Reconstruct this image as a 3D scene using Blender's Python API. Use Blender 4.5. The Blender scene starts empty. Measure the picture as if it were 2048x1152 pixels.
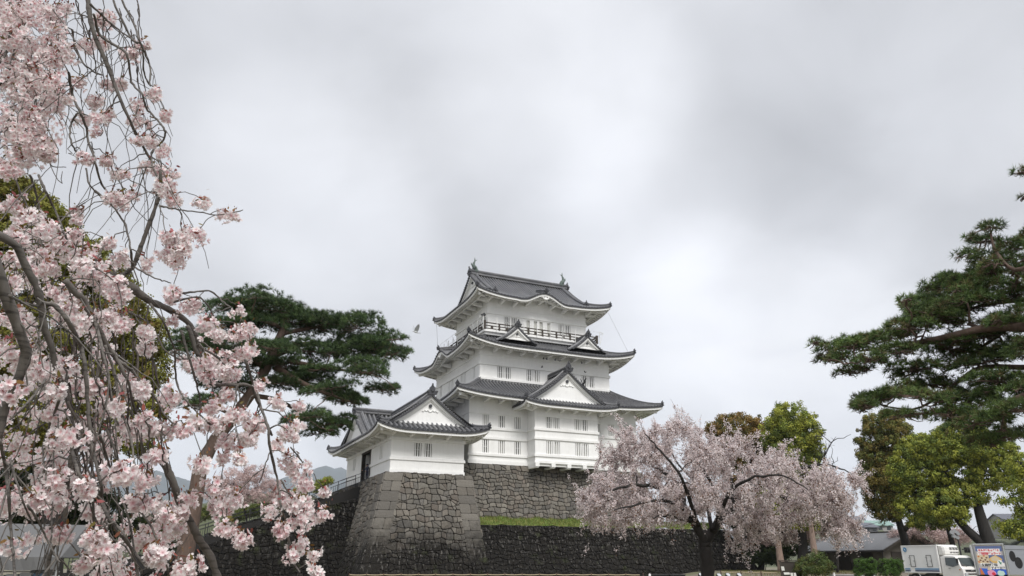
import bpy, math, random
import numpy as np
from mathutils import Vector, Matrix
# ---------------------------------------------------------------- camera
SC = bpy.context.scene
COL = SC.collection
EYE = 1.6
FPX = 1500.0                       # focal length in pixels of the 2048 px wide photograph
PITCH = math.atan(549.0 / FPX)
cam_d = bpy.data.cameras.new('camera'); cam = bpy.data.objects.new('camera', cam_d); COL.objects.link(cam)
cam_d.sensor_width = 36.0; cam_d.lens = 36.0 * FPX / 2048.0
cam.location = (0, 0, EYE); cam.rotation_euler = (math.pi / 2 + PITCH, 0, 0)
cam_d.clip_start = 0.05; cam_d.clip_end = 30000
SC.camera = cam
# ---------------------------------------------------------------- world, sun, exposure
SC.view_settings.view_transform = 'Standard'; SC.view_settings.look = 'None'
SC.view_settings.gamma = 1.0; SC.view_settings.exposure = 0.0
SC.cycles.use_denoising = True
SC.cycles.max_bounces = 6; SC.cycles.volume_bounces = 1; SC.cycles.transparent_max_bounces = 6

def ray(x, y):
    X = x - 1024.0; Y = 576.0 - y
    d = np.array([X, FPX * math.cos(PITCH) - Y * math.sin(PITCH), FPX * math.sin(PITCH) + Y * math.cos(PITCH)])
    return d / math.hypot(d[0], d[1])
def at(x, y, D):
    """world point seen at photo pixel x, y at horizontal distance D from the camera"""
    d = ray(x, y) * D
    return np.array([d[0], d[1], d[2] + EYE])

def mpp(x, y, D):
    """metres per photo pixel at that point"""
    p = at(x, y, D); return (p[1] * math.cos(PITCH) + (p[2] - EYE) * math.sin(PITCH)) / FPX

SUN_EL, SUN_AZ = math.radians(48), math.radians(158)       # azimuth clockwise from +Y
W = bpy.data.worlds.new("World"); SC.world = W; W.use_nodes = True
nt = W.node_tree; N = nt.nodes; L = nt.links; N.clear()
def wn(t, **k):
    n = N.new(t)
    for a, b in k.items(): setattr(n, a, b)
    return n
out = wn('ShaderNodeOutputWorld'); bg = wn('ShaderNodeBackground'); L.new(bg.outputs[0], out.inputs[0])
sky = wn('ShaderNodeTexSky'); sky.sky_type = 'NISHITA'; sky.sun_disc = False
sky.sun_elevation = SUN_EL; sky.sun_rotation = SUN_AZ; sky.air_density = 1.0; sky.dust_density = 2.0
tc = wn('ShaderNodeTexCoord')
def wmath(op, a, b=None, clamp=False):
    n = wn('ShaderNodeMath', operation=op); n.use_clamp = clamp
    for i, v in enumerate((a, b)):
        if v is None: continue
        if isinstance(v, (int, float)): n.inputs[i].default_value = v
        else: L.new(v, n.inputs[i])
    return n.outputs[0]
# cloud deck: direction projected on a horizontal layer so that clouds flatten towards the horizon
sep = wn('ShaderNodeSeparateXYZ'); L.new(tc.outputs['Generated'], sep.inputs[0])
zz = wmath('ADD', wmath('MAXIMUM', sep.outputs[2], 0.0), 0.34)
cx = wmath('DIVIDE', sep.outputs[0], zz); cy = wmath('DIVIDE', sep.outputs[1], zz)
comb = wn('ShaderNodeCombineXYZ'); L.new(cx, comb.inputs[0]); L.new(cy, comb.inputs[1])
def cloud(scale, detail, rough, dist, seed):
    n = wn('ShaderNodeTexNoise'); n.noise_dimensions = '4D'; n.inputs['W'].default_value = seed
    n.inputs['Scale'].default_value = scale; n.inputs['Detail'].default_value = detail
    n.inputs['Roughness'].default_value = rough; n.inputs['Distortion'].default_value = dist
    L.new(comb.outputs[0], n.inputs['Vector']); return n.outputs[0]
c1 = cloud(1.5, 3, 0.45, 0.3, 3.1); c2 = cloud(4.2, 4, 0.5, 0.5, 8.4)
def lobe(px, py, width, gain):
    d = ray(px, py); d = d / np.linalg.norm(d)
    dot = wn('ShaderNodeVectorMath', operation='DOT_PRODUCT')
    nrm = wn('ShaderNodeVectorMath', operation='NORMALIZE'); L.new(tc.outputs['Generated'], nrm.inputs[0])
    L.new(nrm.outputs[0], dot.inputs[0]); dot.inputs[1].default_value = tuple(d)
    mr = wn('ShaderNodeMapRange', interpolation_type='SMOOTHERSTEP'); L.new(dot.outputs['Value'], mr.inputs[0])
    mr.inputs[1].default_value = math.cos(math.radians(width)); mr.inputs[2].default_value = 1.0
    mr.inputs[3].default_value = 0.0; mr.inputs[4].default_value = gain
    return mr.outputs[0]
lum = wmath('ADD', 0.775, wmath('MULTIPLY', wmath('SUBTRACT', c1, 0.5), 0.31))
lum = wmath('ADD', lum, wmath('MULTIPLY', wmath('SUBTRACT', c2, 0.5), 0.34))
for a in ((1120, 230, 12, .16), (1240, 180, 7, .07), (620, 370, 11, .16), (1340, 645, 7, .11), (1290, 450, 9, .10), (1500, 600, 12, .07), (440, 900, 9, .24), (1560, 860, 18, .16), (1900, 220, 7, .08), (700, 480, 8, .06), (1420, 560, 6, .07), (1650, 760, 9, .08),
          (150, 20, 24, -.06), (1700, 40, 18, -.05), (900, 330, 9, -.05), (1020, 470, 7, -.06), (560, 620, 10, -.05), (1750, 420, 12, -.06), (1500, 400, 9, -.05), (820, 120, 12, -.05), (1600, 640, 5, -.04)):
    lum = wmath('ADD', lum, lobe(a[0], a[1], a[2] * 1.1, a[3] * .85))
# overcast skies are brighter overhead, above the picture
zen = wn('ShaderNodeMapRange', interpolation_type='SMOOTHSTEP'); L.new(sep.outputs[2], zen.inputs[0])
zen.inputs[1].default_value = 0.60; zen.inputs[2].default_value = 1.0; zen.inputs[3].default_value = 0.0; zen.inputs[4].default_value = 0.8
lum = wmath('ADD', lum, zen.outputs[0])
tint = wn('ShaderNodeMix', data_type='RGBA'); L.new(c1, tint.inputs[0])
tint.inputs[6].default_value = (0.96, 0.988, 1.065, 1); tint.inputs[7].default_value = (0.992, 1.0, 1.025, 1)
cl = wn('ShaderNodeMix', data_type='RGBA', blend_type='MULTIPLY'); cl.inputs[0].default_value = 1.0
L.new(tint.outputs[2], cl.inputs[6])
gl = wn('ShaderNodeCombineColor'); [L.new(lum, gl.inputs[i]) for i in range(3)]
L.new(gl.outputs[0], cl.inputs[7])
# background strength is 0.1, the cloud colour is scaled up to match
sc_ = wn('ShaderNodeMix', data_type='RGBA', blend_type='MULTIPLY'); sc_.inputs[0].default_value = 1.0
L.new(cl.outputs[2], sc_.inputs[6]); sc_.inputs[7].default_value = (10, 10, 10, 1)
mx = wn('ShaderNodeMix', data_type='RGBA'); mx.inputs[0].default_value = 0.95
L.new(sky.outputs[0], mx.inputs[6]); L.new(sc_.outputs[2], mx.inputs[7])
L.new(mx.outputs[2], bg.inputs[0]); bg.inputs[1].default_value = 0.1
sun_d = bpy.data.lights.new('sun', 'SUN'); sun = bpy.data.objects.new('sun', sun_d); COL.objects.link(sun)
sun_d.energy = 2.9; sun_d.angle = math.radians(24); sun_d.color = (1.0, 0.97, 0.93)
sdir = Vector((math.sin(SUN_AZ) * math.cos(SUN_EL), math.cos(SUN_AZ) * math.cos(SUN_EL), math.sin(SUN_EL)))
sun.rotation_euler = sdir.to_track_quat('Z', 'Y').to_euler()

# ---------------------------------------------------------------- materials
MATS = {}
class NG:
    def __init__(s, name):
        s.m = bpy.data.materials.new(name); s.m.use_nodes = True
        s.t = s.m.node_tree; s.N = s.t.nodes; s.L = s.t.links
        s.b = s.N['Principled BSDF']; s.out = s.N['Material Output']; MATS[name] = s.m
    def n(s, t, **k):
        x = s.N.new(t)
        for a, b in k.items():
            if isinstance(a, str) and hasattr(x, a): setattr(x, a, b)
        return x
    def set(s, i, v):
        if isinstance(v, (int, float)): s.b.inputs[i].default_value = v
        elif isinstance(v, tuple): s.b.inputs[i].default_value = v if len(v) == 4 else (*v, 1)
        else: s.L.new(v, s.b.inputs[i])
    def noise(s, scale, detail=4, rough=.55, vec=None, dist=0):
        x = s.n('ShaderNodeTexNoise'); x.inputs['Scale'].default_value = scale; x.inputs['Detail'].default_value = detail
        x.inputs['Roughness'].default_value = rough; x.inputs['Distortion'].default_value = dist
        s.L.new(vec if vec is not None else s.obj(), x.inputs['Vector']); return x.outputs[0]
    def obj(s):
        if not hasattr(s, '_tc'): s._tc = s.n('ShaderNodeTexCoord')
        return s._tc.outputs['Object']
    def mapp(s, scale):
        x = s.n('ShaderNodeMapping'); x.inputs['Scale'].default_value = scale; s.L.new(s.obj(), x.inputs[0]); return x.outputs[0]
    def ramp(s, f, stops):
        x = s.n('ShaderNodeValToRGB'); s.L.new(f, x.inputs[0]); e = x.color_ramp.elements
        while len(e) < len(stops): e.new(.5)
        for i, (p, c) in enumerate(stops):
            e[i].position = p; e[i].color = (c, c, c, 1) if isinstance(c, (int, float)) else (*c, 1)
        return x.outputs[0]
    def mix(s, f, a, b, mode='MIX'):
        x = s.n('ShaderNodeMix', data_type='RGBA', blend_type=mode)
        for i, v in ((0, f), (6, a), (7, b)):
            if isinstance(v, (int, float)): x.inputs[i].default_value = v if i == 0 else (v, v, v, 1)
            elif isinstance(v, tuple): x.inputs[i].default_value = (*v, 1) if len(v) == 3 else v
            else: s.L.new(v, x.inputs[i])
        return x.outputs[2]
    def math(s, op, a, b=0.0):
        x = s.n('ShaderNodeMath', operation=op)
        for i, v in enumerate((a, b)):
            if isinstance(v, (int, float)): x.inputs[i].default_value = v
            else: s.L.new(v, x.inputs[i])
        return x.outputs[0]
    def attr(s, name='Col'):
        x = s.n('ShaderNodeAttribute'); x.attribute_name = name; return x.outputs['Color']
    def bump(s, h, strength=.4, dist=.02):
        x = s.n('ShaderNodeBump'); x.inputs['Strength'].default_value = strength; x.inputs['Distance'].default_value = dist
        s.L.new(h, x.inputs['Height']); s.L.new(x.outputs[0], s.b.inputs['Normal'])
    def trans(s, color, amt):
        t = s.n('ShaderNodeBsdfTranslucent'); s.L.new(color, t.inputs[0]) if not isinstance(color, tuple) else setattr(t.inputs[0], 'default_value', (*color, 1))
        m = s.n('ShaderNodeMixShader'); m.inputs[0].default_value = amt
        s.L.new(s.b.outputs[0], m.inputs[1]); s.L.new(t.outputs[0], m.inputs[2]); s.L.new(m.outputs[0], s.out.inputs[0])

def plain(name, col, rough=.6, metal=0, var=.12, scale=6, bump=0):
    g = NG(name); nz = g.noise(scale, 5, .6)
    c = g.mix(nz, tuple(x * (1 - var) for x in col), tuple(min(1, x * (1 + var)) for x in col))
    g.set('Base Color', c); g.set('Roughness', rough); g.set('Metallic', metal)
    if bump: g.bump(g.noise(scale * 4, 4), bump)
    return g.m
def mat_plaster():
    g = NG('plaster')
    big = g.noise(.35, 4, .6); streak = g.noise(1.0, 5, .6, g.mapp((5, 5, .25)))
    c = g.mix(g.ramp(big, [(.35, 0.0), (.7, 1.0)]), (.86, .86, .845), (.79, .79, .775))
    c = g.mix(g.ramp(g.noise(.9, 6, .75), [(.52, 0.0), (.78, .30)]), c, (.56, .555, .53))
    c = g.mix(g.ramp(streak, [(.46, 0.0), (.80, .20)]), c, (.60, .595, .57))
    g.set('Base Color', c); g.set('Roughness', .8); g.bump(g.noise(9, 5), .15, .01); return g.m
def mat_tile(name='roof_tile', a=(.055, .057, .063), b=(.19, .19, .20), c2=(.21, .207, .20)):
    g = NG(name)
    n1 = g.noise(7, 3, .7); n2 = g.noise(.7, 4, .6)
    c = g.mix(g.ramp(n1, [(.35, 0.), (.68, 1.)]), a, b)
    c = g.mix(g.ramp(n2, [(.45, 0.), (.75, .6)]), c, c2)
    g.set('Base Color', c); g.set('Roughness', .48); g.bump(g.noise(14, 3), .35, .02); return g.m
def mat_tile_dark():
    g = NG('tile_edge'); c = g.mix(g.noise(7, 3, .7), (.018, .019, .023), (.065, .066, .072))
    g.set('Base Color', c); g.set('Roughness', .5); return g.m
def mat_stone(name, zd0, zd1, dark_amt):
    """granite blocks; lichen and soot darken the lower courses (zd0 fully dark, zd1 clean)"""
    g = NG(name)
    a = g.attr(); spot = g.noise(3.2, 6, .65); fine = g.noise(16, 4, .7)
    c = g.mix(g.ramp(fine, [(.3, 0.), (.75, .55)]), a, g.mix(1.0, a, (1.55, 1.52, 1.45), 'MULTIPLY'))
    sp = g.n('ShaderNodeSeparateXYZ'); g.L.new(g.obj(), sp.inputs[0])
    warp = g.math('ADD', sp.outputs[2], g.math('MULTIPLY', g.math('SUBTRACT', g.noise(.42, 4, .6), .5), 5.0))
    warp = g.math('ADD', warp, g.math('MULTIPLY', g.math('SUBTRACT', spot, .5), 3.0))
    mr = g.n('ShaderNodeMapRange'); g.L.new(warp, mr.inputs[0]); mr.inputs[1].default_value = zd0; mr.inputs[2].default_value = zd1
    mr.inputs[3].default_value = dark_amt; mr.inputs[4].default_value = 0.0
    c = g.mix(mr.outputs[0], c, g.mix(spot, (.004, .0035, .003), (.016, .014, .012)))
    streak = g.noise(1.0, 6, .75, g.mapp((5, 5, 1.0)))
    lz = g.n('ShaderNodeMapRange'); g.L.new(sp.outputs[2], lz.inputs[0]); lz.inputs[1].default_value = .5; lz.inputs[2].default_value = zd0 - .6; lz.inputs[3].default_value = .25; lz.inputs[4].default_value = .85
    lic = g.math('MULTIPLY', g.ramp(streak, [(.555, 0.), (.62, 1.)]), g.math('MULTIPLY', mr.outputs[0], lz.outputs[0]))
    c = g.mix(lic, c, (.17, .162, .15))
    moss = g.math('MULTIPLY', g.ramp(g.noise(.8, 5, .6), [(.58, 0.), (.7, .5)]), mr.outputs[0])
    c = g.mix(moss, c, (.045, .055, .022))
    g.set('Base Color', c); g.set('Roughness', .9); g.set('Specular IOR Level', .15); g.bump(g.math('ADD', fine, g.math('MULTIPLY', spot, 2.0)), .8, .07); return g.m
def mat_attr(name, rough=.8, transl=0.0, var=0.0, scale=5, spec=.3, glow=1.0):
    g = NG(name); a = g.attr()
    if var: a = g.mix(g.noise(scale, 3), g.mix(1.0, a, (1 - var,) * 3, 'MULTIPLY'), g.mix(1.0, a, (1 + var,) * 3, 'MULTIPLY'))
    g.set('Base Color', a); g.set('Roughness', rough); g.set('Specular IOR Level', spec)
    if transl: g.trans(a, transl)
    return g.m
def mat_bark(name, c0, c1, ring=False):
    g = NG(name); n1 = g.noise(9, 6, .7, g.mapp((1, 1, .35)), .5)
    c = g.mix(g.ramp(n1, [(.3, 0.), (.7, 1.)]), c0, c1)
    if ring:
        w = g.n('ShaderNodeTexNoise'); w.inputs['Scale'].default_value = 30; w.inputs['Detail'].default_value = 3; g.L.new(g.mapp((.35, .35, 3)), w.inputs['Vector'])
        c = g.mix(g.ramp(w.outputs[0], [(.52, 0.), (.66, .8)]), c, tuple(x * .45 for x in c0))
    g.set('Base Color', c); g.set('Roughness', .85); g.bump(n1, .5, .01 if ring else .03); return g.m

mat_plaster(); mat_tile(); mat_tile('roof_pan', (.010, .011, .013), (.03, .03, .034), (.035, .035, .036)); mat_tile_dark()  # pans are a darker copy of the tile: shade between rolls painted in
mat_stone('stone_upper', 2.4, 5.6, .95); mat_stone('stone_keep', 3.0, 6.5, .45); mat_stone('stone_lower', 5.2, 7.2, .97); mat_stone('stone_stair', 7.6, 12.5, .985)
g = NG('soil_gap'); g.set('Base Color', (.012, .011, .010)); g.set('Roughness', 1.0)
plain('interior_shade', (.012, .011, .010), .9)  # near-black sheet behind openings, painting in the unlit interior
plain('timber_brown', (.055, .045, .036), .8, scale=3); plain('timber_dark', (.035, .028, .022), .8, scale=3)
plain('patina', (.10, .13, .115), .7, var=.35, scale=5); plain('iron', (.02, .02, .022), .5); plain('rail_white', (.72, .72, .70), .5)
plain('rope', (.42, .34, .22), .9, scale=20); plain('shutter', (.60, .60, .56), .8)

# ---------------------------------------------------------------- mesh building
def obj_from(name, mesh, mat, parent=None):
    o = bpy.data.objects.new(name, mesh)
    for m in (mat if isinstance(mat, (list, tuple)) else [mat]): mesh.materials.append(MATS[m] if isinstance(m, str) else m)
    COL.objects.link(o)
    if parent is not None: o.parent = parent
    return o
def tag(o, label=None, cat=None, group=None, kind=None):
    if label: o['label'] = label
    if cat: o['category'] = cat
    if group: o['group'] = group
    if kind: o['kind'] = kind
    return o
def empty(name, loc=(0, 0, 0), rz=0.0, label=None, cat=None, group=None):
    o = bpy.data.objects.new(name, None); COL.objects.link(o); o.location = loc; o.rotation_euler = (0, 0, rz)
    o.empty_display_size = .3
    return tag(o, label, cat, group)
class MB:
    """collects polygons (any size) with an optional colour per vertex"""
    def __init__(s): s.V = []; s.F = []; s.C = []; s.M = []; s.n = 0; s.mi = 0
    def add(s, verts, faces, col=None):
        k = len(verts); s.V.append(np.asarray(verts, float).reshape(-1, 3))
        for f in faces: s.F.append([i + s.n for i in f]); s.M.append(s.mi)
        s.C.append(np.tile(np.array(col if col is not None else (.5, .5, .5), float), (k, 1))); s.n += k
    def quad(s, a, b, c, d, col=None): s.add([a, b, c, d], [(0, 1, 2, 3)], col)
    def box(s, x0, x1, y0, y1, z0, z1, col=None):
        v = [(x, y, z) for z in (z0, z1) for y in (y0, y1) for x in (x0, x1)]
        s.add(v, [(0, 2, 3, 1), (4, 5, 7, 6), (0, 1, 5, 4), (2, 6, 7, 3), (0, 4, 6, 2), (1, 3, 7, 5)], col)
    def hexa(s, v, col=None):
        s.add(v, [(0, 2, 3, 1), (4, 5, 7, 6), (0, 1, 5, 4), (2, 6, 7, 3), (0, 4, 6, 2), (1, 3, 7, 5)], col)
    def beam(s, p, q, w, h, up=(0, 0, 1), col=None):
        p = np.array(p, float); q = np.array(q, float); d = q - p; d /= np.linalg.norm(d) + 1e-9
        r = np.cross(d, up); r /= np.linalg.norm(r) + 1e-9; u = np.cross(r, d)
        v = [P + r * a * w / 2 + u * b * h / 2 for P in (p, q) for a, b in ((-1, -1), (1, -1), (-1, 1), (1, 1))]
        s.hexa(v, col)
    def prism(s, outline, d0, d1, fr):
        """outline of (u,v); fr maps (u,v,depth) to 3D"""
        n = len(outline); v = [fr(u, w, d0) for u, w in outline] + [fr(u, w, d1) for u, w in outline]
        s.add(v, [tuple(range(n - 1, -1, -1)), tuple(range(n, 2 * n))] + [(i, (i + 1) % n, n + (i + 1) % n, n + i) for i in range(n)])
    def tube(s, pts, rad, sides=6, col=None, cap=True):
        pts = np.asarray(pts, float); n = len(pts)
        if np.isscalar(rad): rad = [rad] * n
        t = np.gradient(pts, axis=0); t /= np.linalg.norm(t, axis=1)[:, None] + 1e-9
        ref = np.array([0, 0, 1.]) if abs(t[0][2]) < .9 else np.array([1., 0, 0])
        V = []; ang = np.arange(sides) * 2 * math.pi / sides
        for i in range(n):
            a = np.cross(t[i], ref); a /= np.linalg.norm(a) + 1e-9; b = np.cross(t[i], a); ref = -np.cross(t[i], a) if False else ref
            if i: # keep frames aligned
                pa = a - t[i] * 0
                a = prev - t[i] * np.dot(prev, t[i]); a /= np.linalg.norm(a) + 1e-9; b = np.cross(t[i], a)
            prev = a
            V.append(pts[i] + rad[i] * (np.cos(ang)[:, None] * a + np.sin(ang)[:, None] * b))
        F = [(i * sides + j, i * sides + (j + 1) % sides, (i + 1) * sides + (j + 1) % sides, (i + 1) * sides + j) for i in range(n - 1) for j in range(sides)]
        if cap: F += [tuple(range(sides - 1, -1, -1)), tuple((n - 1) * sides + j for j in range(sides))]
        s.add(np.vstack(V), F, col)
    def lathe(s, prof, c=(0, 0, 0), sides=12, col=None):
        s.tube([(c[0], c[1], c[2] + z) for r, z in prof], [max(r, 1e-3) for r, z in prof], sides, col)
    def build(s, name, mat, parent=None, smooth=False, loc=None, rz=0, color=False):
        me = bpy.data.meshes.new(name)
        V = np.vstack(s.V); me.from_pydata(V.tolist(), [], s.F)
        if color or len(set(s.M)) > 1 or True:
            pass
        if color:
            ca = me.color_attributes.new('Col', 'FLOAT_COLOR', 'POINT'); C = np.ones((len(V), 4), np.float32); C[:, :3] = np.vstack(s.C)
            ca.data.foreach_set('color', C.ravel())
        o = obj_from(name, me, mat, parent)
        if max(s.M): me.polygons.foreach_set('material_index', s.M)
        if smooth: me.polygons.foreach_set('use_smooth', [True] * len(me.polygons))
        if loc is not None: o.location = loc
        if rz: o.rotation_euler = (0, 0, rz)
        me.update(); return o
def arr_mesh(name, V, F, mat, parent=None, C=None, smooth=False):
    """fast build: V (n,3), F (m,k) one polygon size or list of such arrays, C (n,3)"""
    Fs = F if isinstance(F, list) else [F]
    me = bpy.data.meshes.new(name); me.vertices.add(len(V)); me.vertices.foreach_set('co', np.asarray(V, np.float32).ravel())
    tot = sum(len(f) for f in Fs); lt = sum(f.size for f in Fs)
    me.loops.add(lt); me.polygons.add(tot)
    me.loops.foreach_set('vertex_index', np.concatenate([f.ravel() for f in Fs]).astype(np.int32))
    ks = np.concatenate([np.full(len(f), f.shape[1]) for f in Fs]).astype(np.int32)
    st = np.zeros(tot, np.int32); st[1:] = np.cumsum(ks)[:-1]
    me.polygons.foreach_set('loop_start', st)
    me.update(calc_edges=True); me.validate()
    if C is not None:
        ca = me.color_attributes.new('Col', 'FLOAT_COLOR', 'POINT'); c4 = np.ones((len(V), 4), np.float32); c4[:, :3] = C
        ca.data.foreach_set('color', c4.ravel())
    if smooth: me.polygons.foreach_set('use_smooth', [True] * tot)
    return obj_from(name, me, mat, parent)
def rot_frames(n, rng, normals=None, spin=True):
    """n random orthonormal frames (n,3,3) rows = x,y,z axes; z along normals when given"""
    if normals is None: normals = rng.normal(size=(n, 3))
    z = normals / (np.linalg.norm(normals, axis=1)[:, None] + 1e-9)
    h = rng.normal(size=(n, 3)); x = np.cross(h, z); x /= np.linalg.norm(x, axis=1)[:, None] + 1e-9
    return np.stack([x, np.cross(z, x), z], 1)
def scatter(P, frames, size, tv, tf, cols=None, vcol=None):
    """copies of a template (tv (k,3), tf list of arrays) at P; returns V, F list, C. One mesh, so leaves stay inside their part"""
    n = len(P); k = len(tv)
    V = np.einsum('ki,nij->nkj', tv, frames) * np.asarray(size).reshape(-1, 1, 1) + P[:, None, :]
    off = (np.arange(n) * k)[:, None, None]
    F = [(f[None] + off).reshape(-1, f.shape[1]) for f in tf]
    C = None
    if cols is not None:
        C = np.repeat(cols[:, None, :], k, 1)
        if vcol is not None: C = C * vcol[None]
        C = C.reshape(-1, 3)
    return V.reshape(-1, 3), F, C
# ================================================================ castle (local frame: a along the front, b away from us, z up)
CASTLE = (1.059, 97.57, 0.0); CROT = math.radians(24.9)
CU = np.array([math.cos(CROT), math.sin(CROT)]); CV = np.array([-math.sin(CROT), math.cos(CROT)])
def cw(a, b, z=0.0):
    return np.array([CASTLE[0] + CU[0] * a + CV[0] * b, CASTLE[1] + CU[1] * a + CV[1] * b, z])
v2 = lambda x, y: np.array([x, y], float)
def gcurve(t, a=.70): t = min(max(t, 0), 1.0); return a * t + (1 - a) * t * t

def oni(root, p, d, s=.5):
    """end tile of a ridge: shouldered face plate with a boss, two curls and a horn"""
    m = MB(); d = v2(*d) / np.linalg.norm(d); r = v2(-d[1], d[0])
    fr = lambda u, w, e: (p[0] + r[0] * u * s + d[0] * e, p[1] + r[1] * u * s + d[1] * e, p[2] + w * s)
    m.prism([(-.75, -.55), (.75, -.55), (.85, -.1), (.55, .15), (.5, .6), (.2, .95), (-.2, .95), (-.5, .6), (-.55, .15), (-.85, -.1)], -.08, .12, fr)
    m.tube([fr(0, .2, .1), fr(0, .2, .24)], .28 * s, 8)
    for k in (-1, 1): m.tube([fr(.62 * k, -.3, .02), fr(.85 * k, .05, .1), fr(.7 * k, .25, .1)], [.2 * s, .16 * s, .06 * s], 6)
    m.tube([fr(0, .85, 0), fr(0, 1.1, .1), fr(0, 1.38, .1)], [.2 * s, .17 * s, .12 * s], 7)
    return m.build('ridge_end_tile', 'tile_edge', root)

def ridge_bar(m, pts, w=.34, h=.42):
    """stacked ridge: wide base course, narrower core and a round cap"""
    pts = [np.array(p, float) for p in pts]
    for p, q in zip(pts[:-1], pts[1:]):
        m.beam(p + (0, 0, h * .15), q + (0, 0, h * .15), w * 1.15, h * .3)
        m.beam(p + (0, 0, h * .48), q + (0, 0, h * .48), w * .8, h * .36)
        m.beam(p + (0, 0, h * .73), q + (0, 0, h * .73), w * .98, h * .12)
    m.tube([p + np.array((0, 0, h * .86)) for p in pts], w * .28, 6)

def panel(T, D, E, org, t, n, x0, x1, ylim, Z, ymin=None, oh=2.4, row=.42, eave=True, H=None, skip=None, hips=(1, 1)):
    P = lambda x, y, z: (org[0] + t[0] * x + n[0] * y, org[1] + t[1] * x + n[1] * y, z)
    ymin = ymin or (lambda x: 0.0)
    nr = max(1, int(round((x1 - x0) / row))); xs = np.linspace(x0, x1, nr + 1)
    prev = None
    for x in xs:
        a, b = ymin(x), ylim(x)
        if b - a < .03: b = a + .03
        k = 9; ys = np.linspace(a, b, k); cur = [P(x, y, Z(x, y)) for y in ys]
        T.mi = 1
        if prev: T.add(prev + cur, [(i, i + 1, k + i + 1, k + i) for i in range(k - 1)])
        prev = cur
        if b - a > .25 and x0 + .05 < x < x1 - .05:
            T.mi = 0; w, h = (.105, .13) if row < .45 else (.14, .16); vs = []
            for y in ys:
                z = Z(x, y); vs += [P(x - w, y, z - .01), P(x - w * .7, y, z + h * .8), P(x, y, z + h * 1.15), P(x + w * .7, y, z + h * .8), P(x + w, y, z - .01)]
            T.add(vs, [(i * 5 + j, i * 5 + j + 1, (i + 1) * 5 + j + 1, (i + 1) * 5 + j) for i in range(k - 1) for j in range(4)])
            if a < .01 and eave and not (skip and skip[0] < x < skip[1]):
                z = Z(x, 0); an = np.arange(8) * math.pi / 4
                D.add([P(x + .095 * math.cos(q), -.05, z + .03 + .095 * math.sin(q)) for q in an] + [P(x + .095 * math.cos(q), .06, z + .03 + .095 * math.sin(q)) for q in an],
                      [tuple(range(8))] + [(i, (i + 1) % 8, 8 + (i + 1) % 8, 8 + i) for i in range(8)])
    T.mi = 0
    if not eave: return
    ne = max(2, int(round((x1 - x0) / .5))); xe = np.linspace(x0, x1, ne + 1)
    lim = lambda x: max(.0, min(oh, (x - x0) if hips[0] else 99, (x1 - x) if hips[1] else 99))
    hid = lambda x: skip and skip[0] < x < skip[1]
    for xa, xb in zip(xe[:-1], xe[1:]):
        if hid((xa + xb) / 2): continue
        A = lambda x, y, dz: P(x, y, Z(x, max(0, y)) + dz)
        D.add([A(xa, -.02, .03), A(xb, -.02, .03), A(xb, -.02, -.11), A(xa, -.02, -.11), A(xb, .14, -.11), A(xa, .14, -.11)], [(0, 1, 2, 3), (3, 2, 4, 5)])
        E.add([P(xa, .09, Z(xa, 0) - .11), P(xb, .09, Z(xb, 0) - .11), P(xb, .09, Z(xb, 0) - .36), P(xa, .09, Z(xa, 0) - .36), P(xb, .24, Z(xb, 0) - .36), P(xa, .24, Z(xa, 0) - .36),
               P(xb, .24, Z(xb, 0) - .30), P(xa, .24, Z(xa, 0) - .30)], [(0, 1, 2, 3), (3, 2, 4, 5), (5, 4, 6, 7)])
        S = lambda x, y: P(x, y, Z(x, 0) - .30 + (Z(x, oh) - .42 - Z(x, 0) + .30) * (y / oh))
        la, lb = lim(xa), lim(xb)
        E.add([S(xa, min(.24, la)), S(xb, min(.24, lb)), S(xb, lb), S(xa, la)], [(0, 1, 2, 3)])
        l = lim(xa)
        if l > .45: E.beam(np.array(S(xa, .3)) - (0, 0, .13), np.array(S(xa, l)) - (0, 0, .13), .15, .17)
    # purlin and the arms that carry it
    yp = oh * .46
    for xa, xb in zip(xe[:-1], xe[1:]):
        if hid((xa + xb) / 2) or lim(xa) < yp * .98 or lim(xb) < yp * .98: continue
        E.beam(np.array(S(xa, yp)) - (0, 0, .27), np.array(S(xb, yp)) - (0, 0, .27), .24, .22)
    na = max(1, int(round((x1 - x0 - 2 * oh) / 1.9)))
    for x in np.linspace(x0 + (oh if hips[0] else 1), x1 - (oh if hips[1] else 1), na + 1):
        if hid(x): continue
        q0 = np.array(S(x, yp - .15)); q1 = np.array(S(x, oh + .05)); q1[2] = q0[2] - .05
        E.hexa([(*P(x - .15, yp - .15, 0)[:2], q0[2] - .42), (*P(x + .15, yp - .15, 0)[:2], q0[2] - .42), (*P(x - .15, oh, 0)[:2], q0[2] - .62), (*P(x + .15, oh, 0)[:2], q0[2] - .62),
                (*P(x - .15, yp - .15, 0)[:2], q0[2] - .2), (*P(x + .15, yp - .15, 0)[:2], q0[2] - .2), (*P(x - .15, oh, 0)[:2], q0[2] - .1), (*P(x + .15, oh, 0)[:2], q0[2] - .1)])

def liftf(x, H, L, lo=1, hi=1):
    f = abs(x) / H
    if (x < 0 and not lo) or (x > 0 and not hi): return 0.0
    return L * max(0.0, (f - .35) / .65) ** 2.6

def bump_of(karas, x, y):
    s = 0
    for (xc, w, h, d) in karas:
        q = abs(x - xc) / w
        if q < 1: s += (h * (.5 + .5 * math.cos(math.pi * min(1, q * 1.04))) ** .8) * max(0, 1 - y / d)
        elif q < 1.25: s -= .05 * math.sin((q - 1) / .25 * math.pi) * max(0, 1 - y / d)
    return s

def corner_beam(E, p, q):
    E.beam(p, q, .3, .3)

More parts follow.
